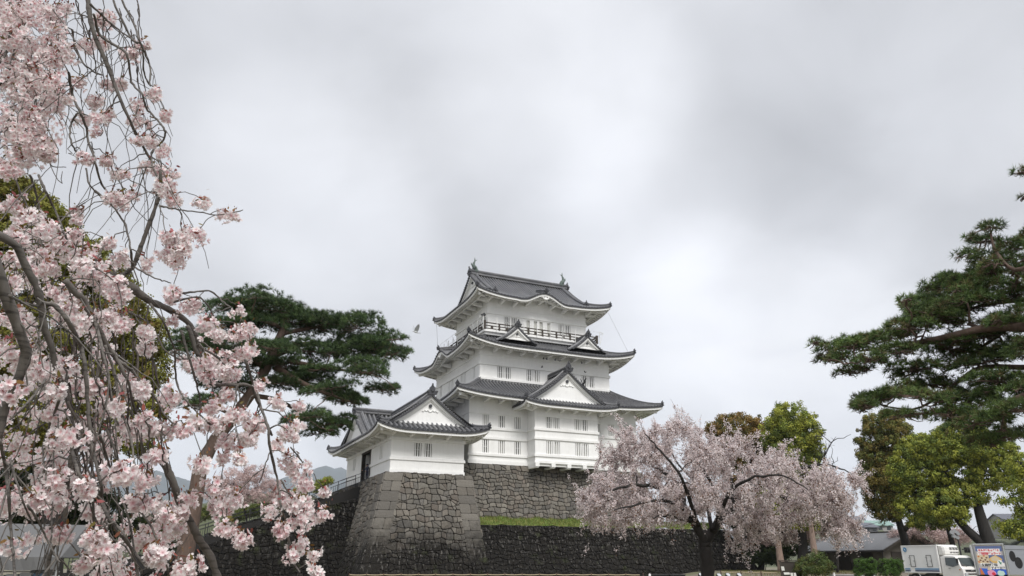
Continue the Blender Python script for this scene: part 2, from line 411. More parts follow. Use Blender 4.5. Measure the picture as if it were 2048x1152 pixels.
def skirt(root, c, A, B, Aw, Bw, ze, zt, lift, karas=None, ymins=None, skips=None, label=None):
    """hipped skirt roof between an eave rectangle and the wall of the next storey"""
    T, E = MB(), MB(); karas = karas or {}; ymins = ymins or {}; skips = skips or {}; DL = []; HR = []
    ix, iy = A - Aw, B - Bw; R = MB()
    sides = {'front': (v2(c[0], c[1] - B), v2(1, 0), v2(0, 1), A, iy, ix), 'back': (v2(c[0], c[1] + B), v2(-1, 0), v2(0, -1), A, iy, ix),
             'right': (v2(c[0] + A, c[1]), v2(0, 1), v2(-1, 0), B, ix, iy), 'left': (v2(c[0] - A, c[1]), v2(0, -1), v2(1, 0), B, ix, iy)}
    for nm, (org, t, n, H, dep, oth) in sides.items():
        D = MB(); DL.append(D)
        def Z(x, y, H=H, dep=dep, ks=karas.get(nm, ())):
            tau = y / dep
            return ze + (zt - ze) * gcurve(tau) + liftf(x, H, lift) * max(0, 1 - tau) ** 1.4 + bump_of(ks, x, y)
        yl = lambda x, H=H, dep=dep, oth=oth: min(dep, max(0, (H - abs(x)) * dep / oth))
        panel(T, D, E, org, t, n, -H, H, yl, Z, ymin=ymins.get(nm), skip=skips.get(nm))
    f = T.build('roof', ['roof_tile', 'roof_pan'], root)
    if label: f['label'] = label
    for sx in (-1, 1):
        for sy in (-1, 1):
            pts = []
            for k in range(9):
                tau = k / 8; z = ze + (zt - ze) * gcurve(tau) + lift * (1 - tau) ** 1.4 * max(0, (1 - tau * ix / A - .35) / .65) ** 2.6
                pts.append((c[0] + sx * (A - .05 - (ix - .05) * tau), c[1] + sy * (B - .05 - (iy - .05) * tau), z + .02))
            R = MB(); ridge_bar(R, pts[:1] + pts, .34, .42); R.build('hip_ridge', 'roof_tile', f)
            tip = pts[0]; oni(f, (tip[0], tip[1], tip[2] + .3), (sx, sy), .28); D = MB()
            E.beam((c[0] + sx * (A - .55), c[1] + sy * (B - .55), ze + lift * .75 - .55), (c[0] + sx * (A - oni_in(ix)), c[1] + sy * (B - oni_in(iy)), ze + .35), .26, .3)
            D.beam((tip[0] - sx * .1, tip[1] - sy * .1, tip[2]), (tip[0] + sx * .16, tip[1] + sy * .16, tip[2] + .12), .22, .16); D.build('corner_tile', 'tile_edge', f)
    for D in DL: D.build('tile_edge', 'tile_edge', f)
    E.build('eave', 'plaster', f)
    return f
def oni_in(v): return v

def gable_face(G, c, xc, t, out, half, zb, za, prof, rec=.0):
    """white gable: board between base zb and apex za with a curved rake; (t along, out outward), xc offset of the plane centre"""
    k = 10
    P = lambda x, z, e: (c[0] + t[0] * (x + xc) + out[0] * e, c[1] + t[1] * (x + xc) + out[1] * e, z)
    zs = lambda x: zb + (za - zb) * prof(1 - abs(x) / half)
    xs = np.linspace(-half, half, 2 * k + 1)
    top = [(x, zs(x)) for x in xs]
    v = [P(x, z, 0) for x, z in top] + [P(x, zb - .02, 0) for x, z in top]; m = len(top)
    G.add(v, [(i, i + 1, m + i + 1, m + i) for i in range(m - 1)])
    for (o, w, pr) in ((0.0, .34, .30), (.34, .16, .12)):     # outer and inner barge boards
        for i in range(m - 1):
            (xa, z1), (xb, z2) = top[i], top[i + 1]; sa = 1 - o * .9 / half
            def q(x, z, d, e):
                return P(x, max(zb, z - o - d), e)
            G.hexa([q(xa, z1, w, 0), q(xb, z2, w, 0), q(xa, z1, w, pr), q(xb, z2, w, pr), q(xa, z1, 0, 0), q(xb, z2, 0, 0), q(xa, z1, 0, pr), q(xb, z2, 0, pr)])
    G.hexa([P(-half * .8, zb - .02, 0), P(half * .8, zb - .02, 0), P(-half * .8, zb - .02, .14), P(half * .8, zb - .02, .14), P(-half * .8, zb + .12, 0), P(half * .8, zb + .12, 0), P(-half * .8, zb + .12, .14), P(half * .8, zb + .12, .14)])
    s = min(1.0, half / 3.2)                                 # relief under the apex: pendant with scrolls, dark boss
    za2 = za - .55 * s - .35
    for r0, xo, zo in ((.28, 0, -.45), (.16, -.45, -.5), (.16, .45, -.5), (.11, -.78, -.62), (.11, .78, -.62)):
        pts = [P((xo + r0 * math.cos(a)) * s, za2 + (zo + r0 * math.sin(a)) * s, .05) for a in np.linspace(math.pi * 1.05, math.pi * 1.95, 7)]
        G.tube(pts, .045 * s + .012, 5)
    return P(0, za2 - .12 * s, .03), s

def ridge_dir_ornaments(f, G, boss, out):
    m = MB(); p, s = boss
    m.tube([(p[0], p[1], p[2]), (p[0] + out[0] * .14, p[1] + out[1] * .14, p[2])], .15 * s + .04, 8)
    m.build('boss', 'tile_edge', f)

def irimoya(root, c, t, A, B, G, ze, zr, lift, ends=(1, 1), oh=2.1, karas=(), lifts=None, gl=None, label=None, row=.42, yfront=None, rh=.6, back=True):
    """hip-and-gable roof; ridge along t; ends = gable at the -t / +t end (0: plain cut)"""
    t = v2(*t); nf = v2(-t[1], t[0]); T, D, E, R = MB(), MB(), MB(), MB(); DL = [D]
    yh = A - G; hr = zr - ze; c = v2(*c); lf = lifts or dict(f=(1, 1), b=(1, 1), l=(1, 1), r=(1, 1)); ov = .5
    base = lambda y: ze + hr * gcurve(y / B, .66)
    def mk(H, key, ks=()):
        return lambda x, y: base(y) + liftf(x, H, lift, *lf[key]) * max(0, 1 - y / (yh + .8)) ** 1.4 + bump_of(ks, x, y)
    def yl(x):
        if (x > G + ov and ends[1]): return max(0, A - x)
        if (x < -G - ov and ends[0]): return max(0, A + x)
        return B
    def flip(fn): return lambda x: fn(-x)
    hp = (ends[0], ends[1])
    f0 = mk(A, 'f', karas)
    panel(T, D, E, c - nf * B, t, nf, -A, A, yl, f0, oh=oh, row=row, hips=hp)
    D = MB(); DL.append(D)
    if back: panel(T, D, E, c + nf * B, -t, -nf, -A, A, flip(yl), mk(A, 'b'), oh=oh, row=row, hips=hp[::-1])
    for s, key, has in ((1, 'r', ends[1]), (-1, 'l', ends[0])):
        if not has: continue
        D = MB(); DL.append(D); panel(T, D, E, c + t * A * s, nf * s, -t * s, -B, B, lambda x: max(0, min(yh + .15, B - abs(x))), mk(B, key), oh=oh, row=row)
    f = T.build('roof', ['roof_tile', 'roof_pan'], root)
    if label: f['label'] = label
    P = lambda x, y, z: (c[0] + t[0] * x + nf[0] * y, c[1] + t[1] * x + nf[1] * y, z)     # y measured from the ridge line
    # main ridge
    e0, e1 = (-G - ov + .05 if ends[0] else -A), (G + ov - .05 if ends[1] else A)
    rp = [P(x, 0, zr + .05 + .22 * max(0, abs(x) / G - .6) ** 2 * (1 if (ends[1] if x > 0 else ends[0]) else 0)) for x in np.linspace(e0, e1, 13)]
    ridge_bar(R, rp, .5, rh)
    for k in range(len(rp) - 1):
        for j in (.28, .52): R.beam(np.array(rp[k]) + (0, 0, rh * j), np.array(rp[k + 1]) + (0, 0, rh * j), .56, .03)
    R.build('ridge', 'roof_tile', f)
    for s, has in ((1, ends[1]), (-1, ends[0])):
        if not has: continue
        GB = MB(); half = B - yh * .92; zb = base(yh * .92)
        prof = lambda q, half=half, zb=zb: (base(B - half * (1 - q)) - zb) / (zr - zb)
        xg = s * (G + .02)
        out = t * s
        boss = gable_face(GB, c + t * xg, 0, nf, out, half, zb + .02, zr - .14, prof)
        GB.build('gable', 'plaster', f); ridge_dir_ornaments(f, GB, boss, out)
        oni(f, P(s * (G + ov + .02), 0, zr + .32), out, .62)
        # barge edge: dark underside board, tile rolls along the rake
        for sg in (-1, 1):
            D, R = MB(), MB(); ys = np.linspace(0, half + .5, 22)
            for i in range(len(ys) - 1):
                za, zb2 = base(B - ys[i]), base(B - ys[i + 1])
                pa, pb = P(s * (G + ov - .02), sg * ys[i], za), P(s * (G + ov - .02), sg * ys[i + 1], zb2)
                D.beam(np.array(pa) + (0, 0, -.04), np.array(pb) + (0, 0, -.04), .16, .18)
                R.tube([P(s * (G + ov + .06), sg * ys[i], za + .12), P(s * (G + ov - .55), sg * ys[i], za + .14)], .1, 6)
            D.build('rake_board', 'tile_edge', f); R.build('rake_tiles', 'roof_tile', f); R = MB()
            # descending ridge beside the gable, curving out at its foot
            xx = G - .35; pts = []
            for q in np.linspace(.15, half + .15, 9): pts.append(P(s * xx, sg * q, base(B - q) + .04))
            for dx, dy in ((.0, .5), (-.12, 1.0)):
                q = half + .15 + dy
                if q < B - .8: pts.append(P(s * (xx + dx * 0), sg * q, base(B - q) + .04))
            ridge_bar(R, pts, .36, .42); R.build('descending_ridge', 'roof_tile', f); R = MB(); lp = pts[-1]
            oni(f, (lp[0], lp[1], lp[2] + .3), nf * sg, .42)
            # hip ridge
            pts = []
            for k in range(8):
                q = k / 7 * yh; z = base(q) + lift * max(0, 1 - q / (yh + .8)) ** 1.4 * max(0, ((A - q) / A - .35) / .65) ** 2.6 * (lf['r' if s > 0 else 'l'][1 if sg * s > 0 else 0])
                pts.append(P(s * (A - .05 - q), sg * (B - .05 - q), z + .02))
            if lf['r' if s > 0 else 'l'][1 if sg * s > 0 else 0]:
                ridge_bar(R, pts, .34, .42); R.build('hip_ridge', 'roof_tile', f); D = MB(); tip = pts[0]
                oni(f, (tip[0], tip[1], tip[2] + .3), out + nf * sg, .28)
                E.beam(P(s * (A - .55), sg * (B - .55), ze + lift * .75 - .55), P(s * (A - oh), sg * (B - oh), ze + .3), .26, .3)
                d = (out + nf * sg) / 1.414
                D.beam((tip[0] - d[0] * .1, tip[1] - d[1] * .1, tip[2]), (tip[0] + d[0] * .25, tip[1] + d[1] * .25, tip[2] + .12), .22, .16); D.build('corner_tile', 'tile_edge', f)
    for D in DL:
        if D.V: D.build('tile_edge', 'tile_edge', f)
    E.build('eave', 'plaster', f)
    return f

def dormer(root, xc, yf, yb, half, zb, za, org, t, n):
    """small triangular gable standing on a skirt roof; yf / yb front and back depth from the eave"""
    T, D, R, G = MB(), MB(), MB(), MB()
    P = lambda x, y, z: (org[0] + t[0] * (xc + x) + n[0] * y, org[1] + t[1] * (xc + x) + n[1] * y, z)
    zf = lambda x: za - (za - zb) * (1.22 * (abs(x) / half) - .22 * (abs(x) / half) ** 2)
    H = half * 1.35
    for s in (-1, 1):
        ys = np.linspace(yf - .35, yb, max(4, int((yb - yf + .35) / .3) + 1)); xs = np.linspace(0, H, 9)
        for ya, yb_ in zip(ys[:-1], ys[1:]):
            T.mi = 1; vs = [P(s * x, ya, zf(x)) for x in xs] + [P(s * x, yb_, zf(x)) for x in xs]
            T.add(vs, [(i, i + 1, 9 + i + 1, 9 + i) for i in range(8)])
            T.mi = 0; T.tube([P(s * x, ya + .05, zf(x) + .05) for x in xs], .075, 5)
        for i in range(8):
            a, b = np.array(P(s * xs[i], yf - .35, zf(xs[i]) - .06)), np.array(P(s * xs[i + 1], yf - .35, zf(xs[i + 1]) - .06))
            if zf(xs[i + 1]) > zb - .35: D.beam(a, b, .12, .16)
        for q in np.linspace(.15, H * .93, int(H / .26)):
            R.tube([P(s * q, yf - .44, zf(q) + .07), P(s * q, yf - .0, zf(q) + .1)], .085, 6)
        R.tube([P(s * x, yf + .22, zf(x) + .16) for x in xs], .15, 6)
    f = T.build('roof', ['roof_tile', 'roof_pan'], root)
    ridge_bar(R, [P(0, y, za + .02) for y in (yf - .35, (yf + yb) / 2, yb)], .32, .42)
    cc = v2(*(org + n * (yf - .02)))
    boss = gable_face(G, cc, xc, t, -n, half, zb, za - .12, lambda q: 1 - (1.22 * (1 - q) - .22 * (1 - q) ** 2))
    ridge_dir_ornaments(f, G, boss, -n)
    oni(f, P(0, yf - .42, za + .3), -n, .46)
    R.build('ridge', 'roof_tile', f); D.build('tile_edge', 'tile_edge', f); G.build('gable', 'plaster', f)
    return f

# ---- walls with real openings
def facade(Wm, org, t, out, x0, x1, z0, z1, holes, rec=.24):
    P = lambda x, z, e=0.0: (org[0] + t[0] * x + out[0] * e, org[1] + t[1] * x + out[1] * e, z)
    xs = sorted({x0, x1, *[h[0] for h in holes], *[h[1] for h in holes]}); zs = sorted({z0, z1, *[h[2] for h in holes], *[h[3] for h in holes]})
    for a, b in zip(xs[:-1], xs[1:]):
        for c_, d in zip(zs[:-1], zs[1:]):
            mx_, mz = (a + b) / 2, (c_ + d) / 2
            if any(h[0] < mx_ < h[1] and h[2] < mz < h[3] for h in holes): continue
            Wm.quad(P(a, c_), P(b, c_), P(b, d), P(a, d))
    for a, b, c_, d in [h[:4] for h in holes]:
        Wm.quad(P(a, c_), P(a, d), P(a, d, -rec), P(a, c_, -rec)); Wm.quad(P(b, c_), P(b, d), P(b, d, -rec), P(b, c_, -rec))
        Wm.quad(P(a, c_), P(b, c_), P(b, c_, -rec), P(a, c_, -rec)); Wm.quad(P(a, d), P(b, d), P(b, d, -rec), P(a, d, -rec))
def window(root, org, t, out, a, b, z0, z1, dark, nb=3, rec=.24):
    P = lambda x, z, e: (org[0] + t[0] * x + out[0] * e, org[1] + t[1] * x + out[1] * e, z)
    m = MB(); m.quad(P(a, z0, -rec + .01), P(b, z0, -rec + .01), P(b, z1, -rec + .01), P(a, z1, -rec + .01))
    f = m.build('window', 'interior_shade' if dark else 'shutter', root)
    m = MB(); w = (b - a) / (nb * 2 + .6)
    for i in range(nb):
        x = a + (b - a) * (i + .5) / nb
        m.hexa([P(x - w / 2, z0, -.17), P(x + w / 2, z0, -.17), P(x - w / 2, z0, -.02), P(x + w / 2, z0, -.02), P(x - w / 2, z1, -.17), P(x + w / 2, z1, -.17), P(x - w / 2, z1, -.02), P(x + w / 2, z1, -.02)])
    if dark: zc = (z0 + z1) / 2; m.hexa([P(a, zc - .02, -.15), P(b, zc - .02, -.15), P(a, zc - .02, -.12), P(b, zc - .02, -.12), P(a, zc + .02, -.15), P(b, zc + .02, -.15), P(a, zc + .02, -.12), P(b, zc + .02, -.12)])
    m.build('bars', 'plaster', f); return f
def storey(root, a0, a1, b0, b1, z0, z1, bands, holes, label=None, sides='frbl', cap=False, proud=.07, openings=()):
    """four walls, horizontal mouldings; holes[side] = (x0, x1, z0, z1, dark) with x along the facade"""
    m = MB(); S = {'f': (v2(0, b0), v2(1, 0), v2(0, -1), a0, a1), 'l': (v2(a0, 0), v2(0, 1), v2(-1, 0), b0, b1),
                   'r': (v2(a1, 0), v2(0, 1), v2(1, 0), b0, b1), 'b': (v2(0, b1), v2(1, 0), v2(0, 1), a0, a1)}
    for k in sides:
        org, t, o, x0, x1 = S[k]; facade(m, org, t, o, x0, x1, z0, z1, list(holes.get(k, [])) + [q for q in openings if False])
    w = m.build('wall', 'plaster', root)
    if label: w['label'] = label
    mb = MB()
    for zl, zh, pr in bands:
        for q in range(4):
            x0, x1, y0, y1 = [(a0 - pr, a1 + pr, b0 - pr, b0), (a0 - pr, a1 + pr, b1, b1 + pr), (a0 - pr, a0, b0, b1), (a1, a1 + pr, b0, b1)][q]
            mb.box(x0, x1, y0, y1, zl, zh)
            mb.box(x0 + .02 if q != 3 else x0, x1 - .02 if q != 2 else x1, y0 + .02 if q != 1 else y0, y1 - .02 if q != 0 else y1, zh + .003, zh + .04)
    mb.build('moulding', 'plaster', w)
    for k in sides:
        org, t, o, *_ = S[k]
        for h in holes.get(k, []):
            if len(h) > 4: window(root, org, t, o, h[0], h[1], h[2], h[3], h[4], nb=h[5] if len(h) > 5 else 3)
    return w

keep = empty('castle_keep', CASTLE, CROT, 'tall white plastered castle keep with three tiers of grey tiled roofs on a stone base', 'castle')
lz = (13.09, 14.52); uz = (16.0, 17.34)
F1 = {'f': []}
for i, a in enumerate((-9.46, -7.49, -5.51)):
    F1['f'] += [(a, a + .76, *lz, i != 1), (a, a + .76, *uz, i == 1)]
for i, a in enumerate((5.15, 7.06, 9.0)):
    F1['f'] += [(a, a + .76, *lz, i == 1), (a, a + .76, *uz, i == 0)]
F1['l'] = [(b, b + .8, *z, False) for b in (-8.4, -4.6, 5.2) for z in (lz, uz)]
storey(keep, -11.1, 11.1, -10.03, 10.03, 11.85, 19.9, [(12.74, 12.98, .13), (14.6, 14.86, .13), (15.66, 15.92, .13), (17.40, 17.62, .06)], F1)
m = MB(); m.box(-11.22, 11.22, -10.15, -10.03, 11.85, 12.25); m.box(-11.22, -11.1, -10.03, 10.03, 11.85, 12.25); m.build('plinth', 'plaster', keep)
# projecting bay with stone-drop brackets
BY = {'f': []}
for a, d in ((-2.45, 1), (-1.5, 0), (1.3, 0), (2.25, 1)): BY['f'] += [(a, a + .78, *uz, bool(d)), (a, a + .80, *lz, False)]
storey(keep, -3.86, 4.42, -11.97, -10.03, 12.02, 19.1, [(12.76, 13.0, .13), (14.66, 14.9, .13), (15.68, 15.94, .13), (17.25, 17.45, .06)], BY, 'bay projecting from the front wall on brackets', 'flr')
m = MB(); m.box(-3.8, 4.36, -11.93, -10.2, 11.72, 12.02)
for k in range(5):
    a = -3.96 + k * 2.02; m.box(a, a + .42, -12.2, -10.1, 11.5, 12.02); m.box(a - .04, a + .46, -12.3, -12.2, 11.62, 12.06)
m.box(-4.0, 4.56, -12.12, -11.97, 12.02, 12.3)
m.build('bracket', 'plaster', keep)
m = MB(); m.quad((-3.8, -11.9, 11.70), (4.36, -11.9, 11.70), (4.36, -10.2, 11.70), (-3.8, -10.2, 11.70)); m.build('drop_hatch', 'timber_dark', keep)
skirt(keep, (0, 0), 13.55, 12.5, 8.97, 7.75, 19.12, 21.85, .62, ymins={'front': lambda x: .62 if -3.9 < x < 4.55 else 0.0}, skips={'front': (-4.3, 5.0)}, label='lowest tiled roof')
irimoya(keep, (.3, -10.1), (0, -1), 3.55, 6.1, 2.05, 18.42, 22.75, .38, ends=(0, 1), oh=1.68, label='gabled roof over the front bay', lifts=dict(f=(0, 1), b=(1, 0), l=(1, 1), r=(1, 1)))
F3 = {'f': [], 'l': []}
for a in (-6.7, -2.82, 1.05, 4.93):
    for j in (0, 1): F3['f'].append((a + j * .98, a + j * .98 + .8, 22.32, 23.74, not (a == -2.82 and j == 1)))
for b in (-6.33, -3.3, -2.3, 1.1, 2.1, 5.3): F3['l'].append((b, b + .75, 22.32, 23.74, False))
storey(keep, -8.97, 8.97, -7.75, 7.75, 21.4, 26.6, [(21.98, 22.24, .13), (23.78, 24.06, .13), (24.93, 25.16, .07)], F3)
skirt(keep, (0, 0), 11.45, 10.22, 7.1, 5.5, 25.78, 28.15, .95, karas={'left': [(.18, 2.9, 1.1, 2.6)]}, label='middle tiled roof')
for xc in (-4.78, 5.0): dormer(keep, xc, 1.05, 4.6, 1.95, 26.82, 28.42, v2(0, -10.22), v2(1, 0), v2(0, 1))
# curved dormer on the left side: its ridge
def kara_ridge(root, org, t, n, xc, z0, z1, y1, s=.36):
    R = MB(); P = lambda x, y, z: (org[0] + t[0] * (xc + x) + n[0] * y, org[1] + t[1] * (xc + x) + n[1] * y, z)
    ridge_bar(R, [P(0, -.05, z0), P(0, y1 * .5, (z0 + z1) / 2 + .05), P(0, y1, z1)], .34, .4); o = R.build('ridge', 'roof_tile', root); o['label'] = 'short ridge on the curved dormer'
    oni(root, P(0, -.15, z0 + .28), -n, s)
    G = MB(); pts = []                                      # carved pendant under the curve
    for a in np.linspace(math.pi, 2 * math.pi, 9): pts.append(P(.42 * math.cos(a), .1, z0 - .55 + .3 * math.sin(a)))
    G.tube(pts, .1, 6); G.tube([P(0, .05, z0 - .75), P(0, .3, z0 - .75)], .2, 8); G.build('pendant', 'plaster', root)
kara_ridge(keep, v2(-11.45, 0), v2(0, -1), v2(1, 0), .18, 26.98, 27.5, 3.0)
FT = {'f': [], 'l': []}
for a in (-4.8, 3.0):
    for j in (0, 1): FT['f'].append((a + j * .97, a + j * .97 + .78, 29.45, 30.92, a < 0 or j == 1))
FT['f'] += [(-1.67, -.12, 28.75, 30.86, False, 1), (.2, 1.81, 28.75, 30.86, False, 1)]
FT['l'] = [(-3.6, -2.2, 28.75, 30.86, False, 1), (.8, 2.0, 29.45, 30.9, False, 3)]
storey(keep, -7.1, 7.1, -5.5, 5.5, 27.6, 33.8, [(31.02, 31.3, .13), (31.95, 32.05, .05)], FT)
m = MB()
for dz in (.35, .75, 1.15): m.box(-7.0, 7.0, -5.515, -5.5, 29.0 + dz, 29.015 + dz)
m.build('board_line', 'rail_white', keep)
top = irimoya(keep, (0, 0), (1, 0), 9.6, 7.95, 6.95, 32.8, 38.1, .72, karas=[(-.05, 3.0, 1.12, 2.3)], oh=2.45, rh=.72, label='top roof with a gable at each end')
kara_ridge(top, v2(0, -7.95), v2(1, 0), v2(0, 1), -.05, 34.0, 34.9, 2.6)
for o in list(keep.children):
    pass
# dolphin-fish finials
def shachi(root, x, sgn):
    m = MB(); z0 = 38.95
    spine = [(x + sgn * .35, 0, z0 - .1), (x + sgn * .12, 0, z0 + .22), (x - sgn * .1, 0, z0 + .55), (x - sgn * .02, 0, z0 + .95), (x + sgn * .1, 0, z0 + 1.2)]
    m.tube(spine, [.26, .33, .25, .15, .09], 8)
    for k, (dx, dz) in enumerate(((-.02, .62), (.42, .32))):
        b = np.array(spine[-1]); tip = b + (dx * sgn, 0, dz)
        m.add([b + (0, -.05, -.12), b + (0, .05, -.12), tip, b + (sgn * .14, 0, .05), b - (sgn * .12, 0, -.02)], [(0, 2, 3), (1, 3, 2), (0, 4, 2), (1, 2, 4), (0, 3, 1)])
    for k in range(4):
        p = np.array(spine[1 + k // 2]) + (-sgn * .2, 0, .18 * (k % 2)); m.add([p + (0, -.05, -.1), p + (0, .05, -.1), p + (-sgn * .22, 0, .14), p + (0, 0, .16)], [(0, 2, 3), (1, 3, 2), (0, 1, 2)])
    for s in (-1, 1): m.add([(x + sgn * .2, s * .25, z0 + .1), (x + sgn * .05, s * .28, z0 + .35), (x - sgn * .1, s * .62, z0 + .3), (x + sgn * .1, s * .5, z0 + .02)], [(0, 1, 2, 3)])
    m.lathe([(.34, -.3), (.36, -.05), (.2, .05)], (x + sgn * .3, 0, z0 - .05), 8)
    m.build('fish_ornament', 'patina', root)
shachi(top, -6.85, 1); shachi(top, 6.85, -1)
# balcony: floor, dark rail with cross rails, thin white outer posts
m = MB(); m.box(-8.05, 8.05, -6.75, 6.75, 28.28, 28.52); m.box(-7.8, 7.8, -6.5, 6.5, 27.95, 28.28); bal = m.build('balcony', 'plaster', keep)
m = MB()
for (p, q) in (((-8, -6.7), (8, -6.7)), ((-8, -6.7), (-8, 6.7)), ((8, -6.7), (8, 6.7)), ((-8, 6.7), (8, 6.7))):
    p, q = np.array(p), np.array(q); Lh = np.linalg.norm(q - p)
    for z, h in ((28.66, .1), (29.02, .1), (29.38, .13)): m.beam((*p, z), (*q, z), .1, h)
    n_ = int(Lh / 1.9)
    for k in range(n_ + 1):
        c_ = p + (q - p) * k / n_; m.box(c_[0] - .09, c_[0] + .09, c_[1] - .09, c_[1] + .09, 28.52, 29.33)
        if k < n_:
            c2_ = p + (q - p) * (k + .5) / n_; m.box(c2_[0] - .16, c2_[0] + .16, c2_[1] - .06, c2_[1] + .06, 28.7, 29.0)
for sx in (-1, 1):
    for sy in (-1, 1): m.box(sx * 8 - .13, sx * 8 + .13, sy * 6.7 - .13, sy * 6.7 + .13, 28.52, 29.62)
m.build('railing', 'timber_brown', bal)
m = MB(); pr = [(-8.3, -7.0), (8.3, -7.0), (8.3, 7.0), (-8.3, 7.0)]
for k in range(4):
    p, q = np.array(pr[k]), np.array(pr[(k + 1) % 4]); n_ = int(np.linalg.norm(q - p) / 1.75)
    for j in range(n_): c_ = p + (q - p) * j / n_; m.beam((*c_, 28.4), (*c_, 30.1), .06, .06, (1, 0, 0))
for sx in (-1, 1): # slanting wire guard at the ends
    for b in np.linspace(-7.0, 7.0, 7): m.tube([(sx * 8.3, b, 28.5), (sx * 8.85, b, 29.95)], .02, 4)
    m.tube([(sx * 8.85, -7, 29.95), (sx * 8.85, 7, 29.95)], .022, 4); m.tube([(sx * 8.3, -7, 30.1), (sx * 8.85, -7.0, 29.95)], .02, 4)
    m.tube([(sx * 8.3, -7, 29.5), (sx * 8.3, 7, 29.5)], .022, 4); m.tube([(sx * 6.6, -7, 30.12), (sx * 8.85, -7, 29.95)], .02, 4)
m.build('guard_post', 'rail_white', bal)
m = MB()
for p, q in (((9.4, -7.6, 32.7), (10.9, -9.6, 26.9)), ((-9.3, 7.6, 32.9), (-9.0, 7.6, 29.6))): m.tube([p, q], .016, 4)
m.build('lightning_wire', 'iron', keep)
# crawl light fitting on the balcony corner
m = MB(); m.tube([(-7.9, -6.6, 29.5), (-8.0, -6.8, 30.0), (-8.3, -6.9, 30.25)], .06, 6); m.tube([(-8.5, -6.95, 30.1), (-8.05, -6.8, 30.35)], [.16, .22], 8)
m.build('floodlight', 'iron', bal)

# ---------------------------------------------------------------- gate turret
tur = empty('gate_turret', CASTLE, CROT, 'low white turret with gabled roofs standing on the stone corner tower', 'turret')
TA0, TA1, TB0, TB1 = -20.73, -12.78, -13.0, 6.2
holes = {'f': [(-18.26, -17.5, 11.84, 13.2, True), (-17.15, -16.38, 11.84, 13.2, True)], 'l': [(-9.95, -8.75, 11.84, 13.2, False, 2), (-5.0, -1.3, 10.0, 13.55), (1.6, 2.9, 11.84, 13.2, False, 2)]}
w = storey(tur, TA0, TA1, TB0, TB1, 9.75, 15.0, [(13.38, 13.64, .13)], holes)
m = MB()
for zl, zh, pr in ((11.40, 11.65, .11), (11.66, 11.70, .08)):
    m.box(TA0 - pr, TA1 + pr, TB0 - pr, TB0, zl, zh); m.box(TA0 - pr, TA0, TB0, -5.05, zl, zh); m.box(TA1, TA1 + pr, TB0, TB1, zl, zh)
m.box(TA0 - .07, TA1 + .07, TB0 - .07, TB0, 9.75, 10.45); m.box(TA0 - .07, TA0, TB0, -5.2, 9.75, 10.45)
m.build('moulding', 'plaster', w)
m = MB(); m.quad((TA0 + 1.6, -5.6, 9.9), (TA0 + 1.6, -.8, 9.9), (TA0 + 1.6, -.8, 13.6), (TA0 + 1.6, -5.6, 13.6)); d_ = m.build('doorway', 'interior_shade', tur)  # dark sheet inside the opening, interior shade put into its colour
m = MB(); m.box(TA0 - .05, TA0 + .3, -5.25, -1.05, 13.2, 13.62); m.box(TA0 - .03, TA0 + .35, -5.2, -4.85, 10.0, 13.2); m.box(TA0 - .03, TA0 + .35, -1.45, -1.1, 10.0, 13.2)
m.build('door_frame', 'timber_dark', d_)
m = MB(); m.box(TA0 + .25, TA0 + 1.55, -1.4, -1.3, 10.0, 13.2); m.box(TA0 + .25, TA0 + 1.58, -5.0, -1.3, 9.7, 10.0); m.build('door_reveal', 'plaster', d_)
turA = dict(f=(0, 1), b=(1, 0), l=(1, 1), r=(1, 1))
irimoya(tur, (-16.77, -6.9), (0, -1), 8.15, 6.03, 6.2, 14.22, 18.25, .62, ends=(0, 1), oh=2.05, lifts=turA, row=.52, label='roof whose gable faces the front')
irimoya(tur, (-16.0, 1.25), (-1, 0), 6.8, 7.0, 4.95, 14.22, 18.45, .62, ends=(0, 1), oh=2.05, row=.52, lifts=dict(f=(0, 1), b=(0, 0), l=(1, 1), r=(0, 0)) | dict(f=(0, 1), r=(1, 0), b=(0, 0)), label='roof whose gable faces left')
